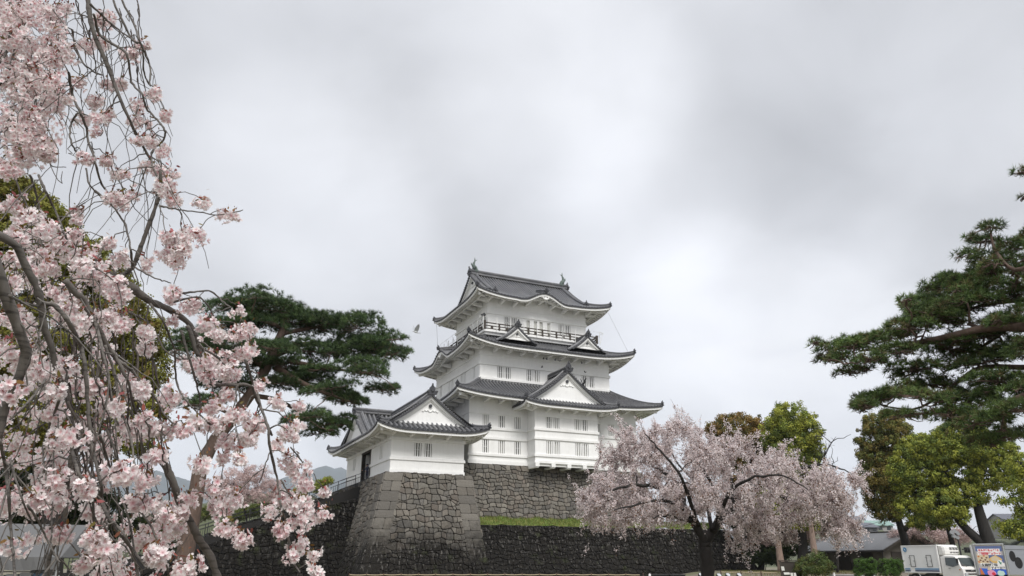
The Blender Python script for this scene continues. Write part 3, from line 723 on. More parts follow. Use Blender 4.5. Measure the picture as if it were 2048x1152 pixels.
# ---------------------------------------------------------------- stone walls
def clip(poly, p, n):
    out = []
    for i in range(len(poly)):
        a, b = poly[i], poly[(i + 1) % len(poly)]; da = (a[0] - p[0]) * n[0] + (a[1] - p[1]) * n[1]; db = (b[0] - p[0]) * n[0] + (b[1] - p[1]) * n[1]
        if da <= 0: out.append(a)
        if (da < 0 < db) or (db < 0 < da): s = da / (da - db); out.append((a[0] + (b[0] - a[0]) * s, a[1] + (b[1] - a[1]) * s))
    return out
def stones(Sm, Cm, F, bound, rh, rw, rng, pal, blocks=(), gap=.012):
    """irregular stones fill the convex region `bound` of (s,h); F(s,h,e) maps to 3D with e proud of the face"""
    xs = [p[0] for p in bound]; hs = [p[1] for p in bound]; nb = len(bound); cen = (sum(xs) / nb, sum(hs) / nb)
    ph = rng.uniform(0, 6, 4); und = lambda u, k: .10 * math.sin(u * 1.9 + ph[k % 4] + k) + .07 * math.sin(u * 4.3 + ph[(k + 1) % 4] * 2 + 2.3 * k)
    rows = [min(hs) - .2]
    while rows[-1] < max(hs) + .2: rows.append(rows[-1] + rh * rng.uniform(.72, 1.35))
    def cut(poly):
        for k in range(nb):
            if len(poly) < 3: return []
            a, b = bound[k], bound[(k + 1) % nb]; n_ = (b[1] - a[1], -(b[0] - a[0]))
            if (cen[0] - a[0]) * n_[0] + (cen[1] - a[1]) * n_[1] > 0: n_ = (-n_[0], -n_[1])
            poly = clip(poly, a, n_)
        return poly
    for r, (h0, h1) in enumerate(zip(rows[:-1], rows[1:])):
        u = min(xs) - rw * rng.uniform(.1, .9); pb = pt = u
        while u < max(xs):
            w = rw * rng.uniform(.55, 1.5) * ((h1 - h0) / rh) ** .5; u += w; nb_, nt_ = u + rng.uniform(-.13, .13), u + rng.uniform(-.13, .13)
            P4 = [(pb, h0 + und(pb, r)), ((pb + nb_) / 2, h0 + und((pb + nb_) / 2, r)), (nb_, h0 + und(nb_, r)), (nt_, h1 + und(nt_, r + 1)), ((pt + nt_) / 2, h1 + und((pt + nt_) / 2, r + 1)), (pt, h1 + und(pt, r + 1))]
            parts = [P4]; q = rng.random()
            if q < .13 and w > rw * .8:          # a stone split by a slanting joint
                c_ = ((pb + nt_) / 2 + rng.uniform(-.1, .1), (h0 + h1) / 2); ang = rng.uniform(.5, 2.6); nn = (math.cos(ang), math.sin(ang)); parts = [clip(P4, c_, nn), clip(P4, c_, (-nn[0], -nn[1]))]
            for p_ in parts:
                p_ = cut(p_)
                if len(p_) >= 3: stone(Sm, F, p_, rng, pal, gap)
            pb, pt = nb_, nt_
    for b in blocks: stone(Sm, F, b, rng, pal, gap * .6, flat=True)
def stone(Sm, F, poly, rng, pal, gap, flat=False):
    P = np.array(poly); c = P.mean(0); d = P - c; L_ = np.linalg.norm(d, axis=1)
    if L_.max() < .12: return
    r1 = np.maximum(.2, 1 - gap / L_); r2 = np.maximum(.12, 1 - (gap + (.04 if flat else .08)) / L_)
    # cut the corners a little so that stones look knocked, not tiled
    Q = []
    for i in range(len(P)):
        a, b, e = P[i - 1], P[i], P[(i + 1) % len(P)]; k = .1 if flat else rng.uniform(.06, .26)
        Q += [b + (a - b) * k, b + (e - b) * k]
    Q = np.array(Q); dq = Q - c; lq = np.linalg.norm(dq, axis=1)
    r1 = np.maximum(.2, 1 - gap / lq); r2 = np.maximum(.12, 1 - (gap + (.03 if flat else .045)) / lq); r3 = np.maximum(.05, 1 - (gap + (.3 if not flat else .5)) / lq)
    base = rng.uniform(-.02, .05) if not flat else .06; bulge = base + rng.uniform(.06, .15) * (1 if not flat else .35)
    n = len(Q); v = [F(*(c + dq[i] * r1[i]), -.08) for i in range(n)] + [F(*(c + dq[i] * r1[i] * .99), base) for i in range(n)] + [F(*(c + dq[i] * r2[i]), bulge) for i in range(n)] + [F(*(c + dq[i] * r3[i]), bulge + .02) for i in range(n)]
    f = [(k * n + i, k * n + (i + 1) % n, (k + 1) * n + (i + 1) % n, (k + 1) * n + i) for k in range(3) for i in range(n)] + [tuple(3 * n + i for i in range(n))]
    col = np.array(pal[rng.integers(len(pal))]) * rng.uniform(.88, 1.38) if not flat else np.array(pal[rng.integers(3)]) * rng.uniform(.95, 1.25)
    Sm.add(v, f, col)
PAL = [(.125, .115, .101), (.112, .105, .095), (.135, .126, .112), (.102, .097, .089), (.130, .118, .102), (.12, .113, .10), (.145, .135, .118), (.128, .113, .098)]
PALG = [(.115, .108, .097), (.10, .095, .087), (.12, .112, .10), (.092, .088, .081)]
batter = lambda d: .18 * max(d, 0) + .011 * max(d, 0) ** 2
batL = lambda d: .30 * max(d, 0) + .05 * max(d, 0) ** 2
def wall_thing(name, label, mat, build, cat='stone wall'):
    root = empty(name, CASTLE, CROT, label, cat); Sm, Cm = MB(), MB(); build(Sm, Cm)
    Cm.build('core', 'soil_gap', root); Sm.build('stone_facing', mat, root, color=True); return root
rng = np.random.default_rng(5)
def grid_core(Cm, F, s0, s1, h0, h1, n=8, top=None):
    f0 = s0 if callable(s0) else (lambda z: s0); f1 = s1 if callable(s1) else (lambda z: s1)
    def Q(u, k):
        if top is None: h = h0 + (h1 - h0) * k / 6; s = f0(h) + (f1(h) - f0(h)) * u
        else: s = f0(0) + (f1(0) - f0(0)) * u; h = h0 + (top(s) - h0) * k / 6
        return F(s, h, -.06)
    for i in range(n):
        for j in range(6): Cm.quad(Q(i / n, j), Q((i + 1) / n, j), Q((i + 1) / n, j + 1), Q(i / n, j + 1))
def corner_blocks(s_edge, sgn, h0, h1, rng, skew=None):
    out = []; h = h0; k = 0
    while h < h1 - .3:
        hh = min(rng.uniform(.65, 1.05), h1 - h)
        e = (lambda z: s_edge(z)) if callable(s_edge) else (lambda z: s_edge)
        cuts = [0, 1.9] if k % 2 else [0, rng.uniform(.7, 1.2), 1.9]
        dip = .16
        for a, b in zip(cuts[:-1], cuts[1:]):
            out.append([(e(h) + sgn * a, h + dip * (1 - a / 1.9) * 0), (e(h) + sgn * b, h), (e(h + hh) + sgn * b, h + hh), (e(h + hh) + sgn * a, h + hh)])
        h += hh; k += 1
    return out
# tower base under the turret: front face, left face, right return
ZT = 10.05; TX0, TX1, TY0 = -21.45, -12.15, -13.75
def b_tower(Sm, Cm):
    Ff = lambda s, h, e: (s, TY0 - batter(ZT - h) - e, h)
    le = lambda z: TX0 - batter(ZT - z); re = lambda z: TX1 + batter(ZT - z) * .42
    bl = corner_blocks(le, 1, -.3, ZT, rng) + corner_blocks(re, -1, -.3, ZT, rng)
    stones(Sm, Cm, Ff, [(le(-.3) + 1.95, -.3), (re(-.3) - 1.95, -.3), (re(ZT) - 1.95, ZT), (le(ZT) + 1.95, ZT)], .48, .60, rng, PAL, bl)
    grid_core(Cm, Ff, le, re, -.3, ZT)
    Fl = lambda s, h, e: (TX0 - batter(ZT - h) - e, s, h)
    lf = lambda z: TY0 - batter(ZT - z)
    bl = corner_blocks(lf, 1, -.3, ZT, rng)
    stones(Sm, Cm, Fl, [(lf(-.3) + 1.95, -.3), (-4.0, -.3), (-4.0, ZT - .2), (lf(ZT) + 1.95, ZT)], .48, .60, rng, PAL, bl)
    grid_core(Cm, Fl, lf, -4.0, -.3, ZT)
    Fr = lambda s, h, e: (TX1 + batter(ZT - h) * .42 + e, s, h)
    rf = lambda z: TY0 - batter(ZT - z)
    stones(Sm, Cm, Fr, [(rf(4.), 4.0), (-10.0, 4.0), (-10.0, ZT), (TY0, ZT)], .48, .60, rng, PAL)
    grid_core(Cm, Fr, rf, -10, 3.5, ZT)
    Cm.box(TX0 + .1, TX1 - .1, TY0 + .1, 6.6, 4.0, ZT - .05)
    for k in range(22):                                    # uneven capping stones
        a = TX0 + .1 + k * (TX1 - TX0 - .2) / 22; w = (TX1 - TX0 - .2) / 22
        Sm.box(a + .02, a + w - .02, TY0 + .02, TY0 + .8, ZT - .15, ZT + rng.uniform(.0, .12), np.array(PAL[k % 8]))
wall_thing('tower_base', 'tall grey stone corner tower with curved battered edge under the low white turret', 'stone_upper', b_tower)
# base of the keep
ZK = 11.86
def b_keep(Sm, Cm):
    Ff = lambda s, h, e: (s, -10.2 - batter(ZK - h) * 1.05 - e, h)
    stones(Sm, Cm, Ff, [(-12.6, 5.9), (12.9, 5.9), (11.45, ZK), (-12.6, ZK)], .47, .58, rng, PAL)
    grid_core(Cm, Ff, -12.6, lambda z: 11.45 + batter(ZK - z), 5.5, ZK)
    Fr = lambda s, h, e: (11.45 + batter(ZK - h) + e, s, h)
    stones(Sm, Cm, Fr, [(-11.6, 5.9), (10, 5.9), (10, ZK), (-10.2, ZK)], .7, .9, rng, PAL)
    grid_core(Cm, Fr, lambda z: -10.2 - batter(ZK - z) * 1.05, 10, 5.5, ZK)
    Cm.box(-12.5, 11.3, -10.1, 10.2, 5.0, ZK - .04)
wall_thing('keep_base', 'brown grey stone wall carrying the white keep above the grass bank', 'stone_keep', b_keep)
# lower retaining wall
ZL = 5.22
def b_low(Sm, Cm):
    Ff = lambda s, h, e: (s, -14.35 - batL(ZL - h) - e, h)
    stones(Sm, Cm, Ff, [(-13.0, -.3), (23.1, -.3), (20.1, ZL), (-13.0, ZL)], .46, .60, rng, PALG)
    grid_core(Cm, Ff, -13.0, lambda z: 20.1 + batL(ZL - z), -.3, ZL, 14)
    Fr = lambda s, h, e: (20.1 + batL(ZL - h) + e, s, h)
    stones(Sm, Cm, Fr, [(-17.2, -.3), (12, -.3), (12, ZL), (-14.35, ZL)], .8, 1.0, rng, PALG)
    grid_core(Cm, Fr, lambda z: -14.35 - batL(ZL - z), 12, -.3, ZL)
wall_thing('terrace_wall', 'dark lichen streaked stone retaining wall below the strip of grass', 'stone_lower', b_low)
# stair wall going down to the left
def stop(s):
    xs = [-50, -44, -36.75, -33.65, -29.9, -26.45, -23.9, -21.2]; zs = [.3, 1.6, 3.9, 5.1, 6.2, 7.4, 8.6, 9.6]
    return float(np.interp(s, xs, zs))
def b_stair(Sm, Cm):
    Ff = lambda s, h, e: (s, -5.6 - batter(9.4 - h) * .85 - e, h)
    stones(Sm, Cm, Ff, [(-50, -.3), (-20.2, -.3), (-20.2, 9.75), (-21.6, 9.5), (-26.45, 7.45), (-36.75, 3.9), (-50, .1)], .46, .60, rng, PALG)
    grid_core(Cm, Ff, -50, -20.2, -.3, 5, 14, stop)
    for a, b in zip(np.linspace(-49, -22, 27)[:-1], np.linspace(-49, -22, 27)[1:]):      # stair treads behind the coping
        Sm.box(a, b, -5.55, -1.3, -.2, stop(b) - .05, (.13, .12, .11))
wall_thing('stair_wall', 'dark stone wall with a stairway and black railing climbing to the turret door', 'stone_stair', b_stair)
# railings of the stairway
def railing(name, y, label):
    root = empty(name, CASTLE, CROT, label, 'railing', 'black railings of the castle stairway')
    xs = np.arange(-48, -20.9, 1.9); P = lambda x, dz: (x, y, stop(x) + dz)
    for x in xs: m = MB(); m.box(x - .035, x + .035, y - .035, y + .035, stop(x) - .1, stop(x) + 1.35); m.build('post', 'iron', root)
    m = MB()
    for dz in (.18, .95, 1.3): m.tube([P(x, dz) for x in xs], .028, 5)
    m.build('rail', 'iron', root); m = MB()
    for x in np.arange(-48, -21, .2): m.tube([P(x, .18), P(x, .95)], .012, 4)
    m.build('bars', 'iron', root)
railing('stair_railing', -5.45, 'black metal railing along the outer edge of the stairway, nearest the camera')
railing('stair_railing', -1.5, 'black metal railing along the inner edge of the stairway, behind the outer one')
# terrace fill and grass bank
m = MB(); m.box(-12.5, 19.9, -11.6, 12, -.5, 5.15); m.build('terrace', 'soil_gap', None, loc=CASTLE, rz=CROT)['kind'] = 'structure'
g = NG('grass'); n1 = g.noise(1.1, 5, .6); n2 = g.noise(14, 3, .6)
c = g.mix(g.ramp(n1, [(.4, 0.), (.65, 1.)]), (.11, .17, .03), (.19, .19, .055)); c = g.mix(g.ramp(n2, [(.4, 0.), (.7, .4)]), c, (.08, .14, .02))
g.set('Base Color', c); g.set('Roughness', .95); g.bump(n2, .6, .05)
bankz = lambda b, a: np.interp(b, [-14.5, -11.8, -11.0], [5.18, 6.1, 6.12]) + .06 * math.sin(a * 1.3) + .05 * math.sin(a * 3.1 + b)
m = MB(); A_ = np.linspace(-12.6, 20.2, 56); B_ = np.linspace(-14.4, -11.3, 8)
v = [(a, b, bankz(b, a)) for b in B_ for a in A_]; m.add(v, [(i * 56 + j, i * 56 + j + 1, (i + 1) * 56 + j + 1, (i + 1) * 56 + j) for i in range(7) for j in range(55)])
A2 = 56; m.add([(-12.6, -11.3, 6.12), (20.2, -11.3, 6.12), (20.2, 12, 6.2), (-12.6, 12, 6.2)], [(0, 1, 2, 3)])
tag(m.build('grass_bank', 'grass', None, loc=CASTLE, rz=CROT), kind='structure')
def grass_blades(name, pts, h, rng, cols, kind='stuff', label=None, rootloc=None, width=.012):
    n = len(pts); up = np.tile([0, 0, 1.], (n, 1)) + rng.normal(size=(n, 3)) * .3; fr = rot_frames(n, rng, up)
    tv = np.array([[-width, 0, 0], [width, 0, 0], [0, 0, 1.]]) ; tv[:, :2] /= 1
    V, F, C = scatter(pts, fr, h * rng.uniform(.6, 1.3, n), tv * np.array([1 / .1, 1, 1]), [np.array([[0, 1, 2]])], cols[rng.integers(len(cols), size=n)] * rng.uniform(.7, 1.3, (n, 1)))
    o = arr_mesh(name, V, F, 'leafy', None, C); tag(o, label, 'grass', None, kind); return o
mat_attr('leafy', .7, .25, .12, 3); mat_attr('needle', .65, .05, .15, 6); mat_attr('petal', .6, .38, .0); mat_attr('painted', .55, 0, .05, 3)
n = 9000; a = rng.uniform(-12.4, 20.0, n); b = rng.uniform(-14.45, -11.75, n)
pts = np.array([cw(x, y, bankz(y, x)) for x, y in zip(a, b)])
grass_blades('grass_tufts', pts, .22, rng, np.array([(.12, .18, .03), (.17, .21, .04), (.10, .15, .03), (.24, .21, .07)]), label='short spring grass on the bank between the two stone walls')
# ================================================================ vegetation
plain('soil', (.13, .10, .07), .95, scale=2, var=.3)
mat_bark('bark_cherry', (.035, .027, .023), (.085, .07, .06), True); mat_bark('bark_grey', (.07, .062, .054), (.155, .14, .125), True)
mat_bark('bark_dark', (.008, .007, .006), (.024, .020, .017)); mat_bark('bark_pine', (.06, .04, .03), (.15, .10, .078)); mat_bark('bark_tan', (.16, .11, .085), (.30, .22, .18))
def bez(p, q, sag, n=7, side=None, rng=None, wob=0.0):
    p, q = np.asarray(p, float), np.asarray(q, float); t = np.linspace(0, 1, n)[:, None]
    m = (p + q) / 2 + np.array([0, 0, sag]) + (side if side is not None else 0)
    pts = (1 - t) ** 2 * p + 2 * t * (1 - t) * m + t ** 2 * q
    if wob: w = rng.normal(size=(n, 3)) * wob; w[0] = w[-1] = 0; pts = pts + w
    return pts
def smooth_path(P, n=None):
    P = np.asarray(P, float); L_ = len(P); n = n or L_ * 3; t = np.linspace(0, L_ - 1, n); i = np.clip(t.astype(int), 0, L_ - 2); f = (t - i)[:, None]
    Q = np.vstack([P[:1] * 2 - P[1:2], P, P[-1:] * 2 - P[-2:-1]]); p0, p1, p2, p3 = Q[i], Q[i + 1], Q[i + 2], Q[i + 3]
    return .5 * (2 * p1 + (p2 - p0) * f + (2 * p0 - 5 * p1 + 4 * p2 - p3) * f ** 2 + (3 * p1 - p0 - 3 * p2 + p3) * f ** 3)
class Tree:
    def __init__(s, seed): s.rng = np.random.default_rng(seed); s.b = MB(); s.nodes = []; s.nr = []
    def limb(s, pts, r0, r1, sides=7, node=True, rough=.0):
        pts = np.asarray(pts, float); n = len(pts)
        rad = np.linspace(0, 1, n) ** .8 * (r1 - r0) + r0
        if rough: rad = rad * (1 + s.rng.normal(size=n) * rough)
        s.b.tube(pts, rad, sides)
        if node: s.nodes += list(pts); s.nr += list(rad)
    def nearest(s, p, up_bias=0.0):
        N_ = np.array(s.nodes); d = N_ - p; dist = np.sqrt((d ** 2).sum(1)) + up_bias * np.maximum(0, d[:, 2]); i = int(dist.argmin()); return N_[i], s.nr[i], dist[i]
def broadleaf(name, label, cat, lobes, D, base_px, trunk_r, cols, seed, leaf0=.26, dens=1.0, group=None, limbs=None, bark='bark_dark', depth=.8, gy=0.0, clump=.9, base=None, kind=None, hollow=.62):
    """lobes: (px, py, rx, ry) in photo pixels at distance D; each becomes a 3D lobe with its own depth"""
    T = Tree(seed); rng = T.rng; root = empty(name, (0, 0, 0), 0, label, cat, group)
    s = mpp(np.mean([l[0] for l in lobes]), np.mean([l[1] for l in lobes]), D)
    bp = at(base_px[0], 1125, D) if base is None else np.array(base, float); bp[2] = gy
    C3 = []
    for (x, y, rx, ry) in lobes:
        c = at(x, y, D + rng.uniform(-.5, .5) * depth * rx * s); C3.append((c, rx * s * 1.1, ry * s * 1.08))
    cm = np.mean([c for c, _, _ in C3], 0)
    if limbs is None:
        fork = bp + (cm - bp) * np.array([.6, .6, .45]); fork[2] = bp[2] + (cm[2] - bp[2]) * .55
        T.limb(smooth_path([bp, bp * .6 + fork * .4 + rng.normal(size=3) * .15, fork], 10), trunk_r, trunk_r * .7, 9)
    else:
        for pl, r0, r1 in limbs: T.limb(smooth_path([at(x, y, D + dd) for x, y, dd in pl]), r0, r1, 9)
    order = sorted(C3, key=lambda q: np.linalg.norm(q[0] - T.nodes[-1]))
    for c, rx, ry in order:
        p, r, _ = T.nearest(c, .5); T.limb(bez(p, c, -.1 * np.linalg.norm(c - p), 7, rng.normal(size=3) * .25, rng, .08), min(r * .7, trunk_r * .45), .05, 6)
        for _ in range(3):
            q = c + rng.normal(size=3) * np.array([rx, rx, ry]) * .5; T.limb(bez(c, q, .1, 5, None, rng, .05), .05, .015, 4, False)
    T.b.build('trunk', bark, root, smooth=True)
    P, Nn, K = [], [], []
    for (c, rx, ry) in C3:
        area = rx * ry * 4 + rx * rx * 2
        nc = int(max(8, area * 4.0 / clump ** 2))
        d = rng.normal(size=(nc, 3)); d /= np.linalg.norm(d, axis=1)[:, None]; rr = rng.uniform(hollow, 1.0, nc) ** .8
        rr *= 1 + .16 * np.sin(d[:, 0] * 7 + c[0]) * np.sin(d[:, 2] * 6 + c[1])
        cc = c + d * rr[:, None] * np.array([rx, rx * depth + .3, ry])
        tone = rng.integers(len(cols), size=nc); br = rng.uniform(.75, 1.25, nc)
        leaf = leaf0 * .55; nl = int(70 * dens * (clump / .9) ** 2 * (.26 / leaf0) ** 1.4)
        for k in range(nc):
            o = rng.normal(size=(nl, 3)); o /= np.linalg.norm(o, axis=1)[:, None]; sc_k = rng.uniform(.65, 1.3)
            q = cc[k] + o * rng.uniform(.5, 1, (nl, 1)) * np.array([.5, .5, .45]) * clump * sc_k
            P.append(q); Nn.append(o + rng.normal(size=(nl, 3)) * .5 + d[k] * .3); K.append(np.tile(np.array(cols[tone[k]]) * br[k], (nl, 1)))
    P, Nn, K = np.vstack(P), np.vstack(Nn), np.vstack(K); n = len(P); K = K * rng.uniform(.75, 1.3, (n, 1))
    tv = np.array([[-.32, -.5, 0], [.32, -.5, .04], [.5, .1, -.05], [0, .65, .05], [-.5, .1, 0]]) * .9; tf = [np.array([[0, 1, 2, 3, 4]])]
    V, F, C = scatter(P, rot_frames(n, rng, Nn), leaf * rng.uniform(.7, 1.3, n), tv, tf, K)
    arr_mesh('crown', V, F, 'leafy', root, C); return root

NEEDLE = None
def needle_template(rng, n=16, w=.016):
    V, F = [], []
    for i in range(n):
        a = rng.uniform(0, 2 * math.pi); el = rng.uniform(.15, 1.35); d = np.array([math.cos(a) * math.cos(el), math.sin(a) * math.cos(el), math.sin(el)])
        r = np.cross(d, [0, 0, 1.]); r /= np.linalg.norm(r) + 1e-9; r = r * math.cos(a * 3) + np.cross(d, r) * math.sin(a * 3)
        V += [-r * w + d * .05, r * w + d * .05, d * rng.uniform(.8, 1.1)]; F.append((3 * i, 3 * i + 1, 3 * i + 2))
    return np.array(V), [np.array(F)]
def pine(name, label, pads, D, limbs, seed, cols, tuft=.17, dens=1.0, dd=2.2, flat=.75, nw=.05, xtra=.7, thick=1.3):
    T = Tree(seed); rng = T.rng; root = empty(name, (0, 0, 0), 0, label, 'pine tree')
    for pl, r0, r1 in limbs: T.limb(smooth_path([at(x, y, D + d) for x, y, d in pl]), r0, r1, 9, rough=.04)
    s = mpp(np.mean([l[0] for l in pads]), np.mean([l[1] for l in pads]), D); P, Nn, K = [], [], []; tw = []
    pads = list(pads) + [(x + rng.uniform(-1, 1) * rx, y + rng.uniform(-1.2, 1.2) * ry, rx * .45, ry * .6) for (x, y, rx, ry) in pads if rng.random() < xtra]
    for (x, y, rx, ry) in pads:
        for rep in range(2):
            d0 = rng.uniform(-dd, dd) * (.35 + .65 * rep); c = at(x + rng.uniform(-.15, .15) * rx, y + rng.uniform(-.4, .4) * ry, D + d0)
            ax, az = rx * s * 1.05, ry * s * flat * thick; ay = min(ax * .9, 1.6)
            p, r, dist = T.nearest(c, .3)
            if dist > .3: T.limb(bez(p, c, -.08 * dist, 7, rng.normal(size=3) * .12 * min(dist, 2), rng, .04), min(r * .6, .035 + .02 * dist), .02, 5)
            nt = int(70 * dens * ax * ay * 2.3)
            q = rng.uniform(-1, 1, (nt * 2, 3)); q = q[(q[:, 0] ** 2 + q[:, 1] ** 2) < 1][:nt]; m_ = len(q)
            rr = q[:, 0] ** 2 + q[:, 1] ** 2
            lump = .35 * np.sin(q[:, 0] * 7 + x) * np.sin(q[:, 1] * 6 + y)
            q3 = np.c_[q[:, 0] * ax, q[:, 1] * ay, (np.sqrt(1 - rr) * (.55 + lump) - .1 + q[:, 2] * .22) * az * 1.5]
            q3[:, 2] += q3[:, 0] * rng.uniform(-.22, .22) + q3[:, 1] * rng.uniform(-.2, .2); P.append(c + q3); Nn.append(np.c_[q[:, 0] * .9, q[:, 1] * .9, np.full(m_, .75)] + rng.normal(size=(m_, 3)) * .35)
            K.append(np.array(cols)[rng.integers(len(cols), size=m_)] * rng.uniform(.7, 1.2))
            for _ in range(int(6 + 6 * ax)):
                e = c + q3[rng.integers(m_)] if m_ else c; a_ = c + (e - c) * rng.uniform(0, .3); tw.append((a_, e))
    for a_, e in tw: T.limb(bez(a_, e - (0, 0, .05), -.05, 4, None, rng, .02), .018, .006, 3, False)
    T.b.build('trunk', 'bark_pine', root, smooth=True)
    P, Nn, K = np.vstack(P), np.vstack(Nn), np.vstack(K); n = len(P); K = K * rng.uniform(.65, 1.35, (n, 1))
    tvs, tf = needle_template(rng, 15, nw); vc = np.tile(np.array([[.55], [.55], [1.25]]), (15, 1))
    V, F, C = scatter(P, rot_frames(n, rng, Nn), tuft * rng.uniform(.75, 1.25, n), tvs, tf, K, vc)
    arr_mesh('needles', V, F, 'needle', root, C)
    return root, T
PG = [(.06, .105, .04), (.08, .13, .045), (.05, .085, .036), (.095, .145, .05)]
LP = [(460, 620, 50, 20), (510, 612, 60, 20), (560, 618, 55, 18), (610, 628, 45, 18), (650, 642, 45, 18), (690, 645, 45, 18), (715, 655, 50, 24), (640, 665, 50, 20), (580, 650, 60, 22), (520, 650, 60, 24), (450, 655, 50, 22),
      (395, 680, 42, 16), (370, 692, 26, 10), (745, 680, 48, 20), (785, 676, 28, 10), (808, 702, 16, 8), (755, 702, 50, 16), (700, 697, 60, 18), (720, 728, 52, 13), (788, 708, 28, 9), (735, 748, 40, 10), (640, 742, 36, 10),
      (600, 762, 60, 13), (655, 782, 52, 15), (690, 800, 42, 16), (705, 806, 28, 14), (762, 778, 34, 9), (788, 776, 14, 6), (560, 772, 40, 12), (620, 832, 40, 11), (658, 850, 38, 14), (640, 866, 38, 10), (598, 845, 34, 10), (680, 852, 22, 10),
      (390, 812, 34, 9), (420, 802, 28, 10), (420, 705, 60, 20), (475, 692, 60, 20), (540, 700, 50, 16), (500, 730, 60, 14), (430, 740, 50, 12), (620, 700, 60, 14), (580, 735, 50, 12), (460, 770, 60, 12), (350, 700, 18, 8)]
LL = [([(352, 1210, 0), (392, 990, 0), (402, 935, 0), (428, 885, 0), (466, 835, 0), (500, 790, 0), (530, 740, 0), (547, 700, 0), (566, 660, 0), (572, 635, .3)], .34, .17),
      ([(553, 735, 0), (590, 758, -.5), (640, 782, -.8), (700, 803, -1)], .17, .05), ([(545, 712, 0), (610, 688, .5), (690, 692, 1.0), (775, 706, 1)], .18, .05), ([(500, 790, 0), (560, 802, .5), (610, 832, 1), (655, 855, 1)], .13, .04),
      ([(530, 735, 0), (470, 700, -.6), (400, 690, -1)], .15, .05), ([(560, 668, 0), (630, 655, .6), (700, 650, 1)], .13, .04), ([(566, 655, 0), (520, 640, -.5), (460, 625, -1)], .13, .04), ([(575, 722, 0), (650, 735, -.7), (740, 748, -1)], .12, .03), ([(470, 832, 0), (420, 812, -.5), (385, 812, -.5)], .08, .03)]
pine('pine_tree', 'dark green pine with flat spreading crown between the blossoms and the turret', LP, 34, LL, 11, PG, tuft=.20, dens=.95, dd=2.0, nw=.052, xtra=.3, thick=1.0)
RP = [(1650, 715, 20, 8), (1662, 700, 34, 15), (1700, 690, 40, 16), (1682, 720, 30, 9), (1730, 680, 40, 16), (1700, 747, 32, 9), (1738, 722, 32, 11), (1770, 672, 45, 20), (1820, 652, 50, 20), (1860, 622, 50, 24), (1845, 606, 40, 12), (1895, 582, 50, 18), (1900, 563, 36, 10),
      (1950, 562, 50, 18), (1880, 642, 60, 22), (1940, 612, 60, 22), (1990, 592, 50, 22), (2035, 560, 40, 26), (1985, 528, 44, 12), (1940, 512, 26, 8), (1968, 486, 30, 14), (1985, 452, 22, 10), (2025, 500, 30, 18), (2045, 345, 16, 8), (2050, 395, 9, 5), (1800, 702, 45, 12), (1750, 800, 46, 11),
      (1728, 812, 26, 8), (1792, 786, 40, 12), (1830, 742, 50, 15), (1842, 790, 50, 15), (1812, 832, 40, 10), (1870, 772, 50, 16), (1900, 702, 60, 18), (1950, 722, 60, 18), (1960, 672, 60, 18), (2012, 652, 50, 18), (2025, 702, 40, 16), (1990, 762, 60, 18), (1940, 802, 56, 17), (1900, 832, 46, 13), (1960, 847, 56, 14),
      (2012, 822, 50, 18), (2037, 780, 30, 16), (1990, 880, 46, 10), (2030, 868, 30, 10), (2075, 620, 50, 30), (2080, 700, 50, 30), (2085, 780, 50, 30), (2090, 540, 50, 30), (2075, 470, 40, 24), (2160, 240, 60, 24), (2210, 300, 70, 26), (2130, 310, 50, 18), (2240, 400, 80, 26), (2150, 420, 60, 20), (2290, 520, 80, 26), (2310, 640, 80, 26), (2170, 200, 40, 16), (2340, 740, 70, 24)]
RL = [([(2330, 1290, 0), (2290, 1000, 0), (2270, 760, 0), (2240, 560, 0), (2200, 380, 0), (2170, 250, 0)], .42, .18), ([(2270, 740, 0), (2150, 660, 0), (2048, 655, -.4), (1980, 655, -.6), (1920, 667, -.6), (1860, 680, -.4), (1790, 692, 0), (1720, 702, .2)], .16, .022),
      ([(2270, 770, 0), (2150, 735, .6), (2048, 735, .8), (1985, 733, .6), (1945, 742, .5), (1885, 788, .4), (1830, 818, .4), (1765, 812, .2)], .09, .015), ([(2250, 640, 0), (2150, 600, 1), (2048, 600, 1.2), (1960, 612, 1), (1880, 640, .8)], .11, .02),
      ([(2230, 540, 0), (2100, 520, -.8), (2030, 540, -1), (1990, 500, -.8), (1980, 455, -.8)], .09, .015), ([(2200, 420, 0), (2100, 380, 0), (2050, 345, 0)], .06, .01), ([(2270, 800, 0), (2120, 780, -1), (2048, 790, -1.2), (1960, 830, -1), (1900, 835, -.8)], .10, .015), ([(2150, 640, 0), (2048, 640, 1), (1970, 690, 1.2), (1900, 740, 1.2)], .09, .02)]
pine('pine_tree', 'large pine reaching in from the right edge above the trucks', RP, 19, RL, 12, [(.095, .155, .045), (.12, .19, .05), (.075, .125, .04), (.15, .215, .06), (.15, .13, .055)], tuft=.14, thick=1.08, dens=2.2, dd=1.5, nw=.05)

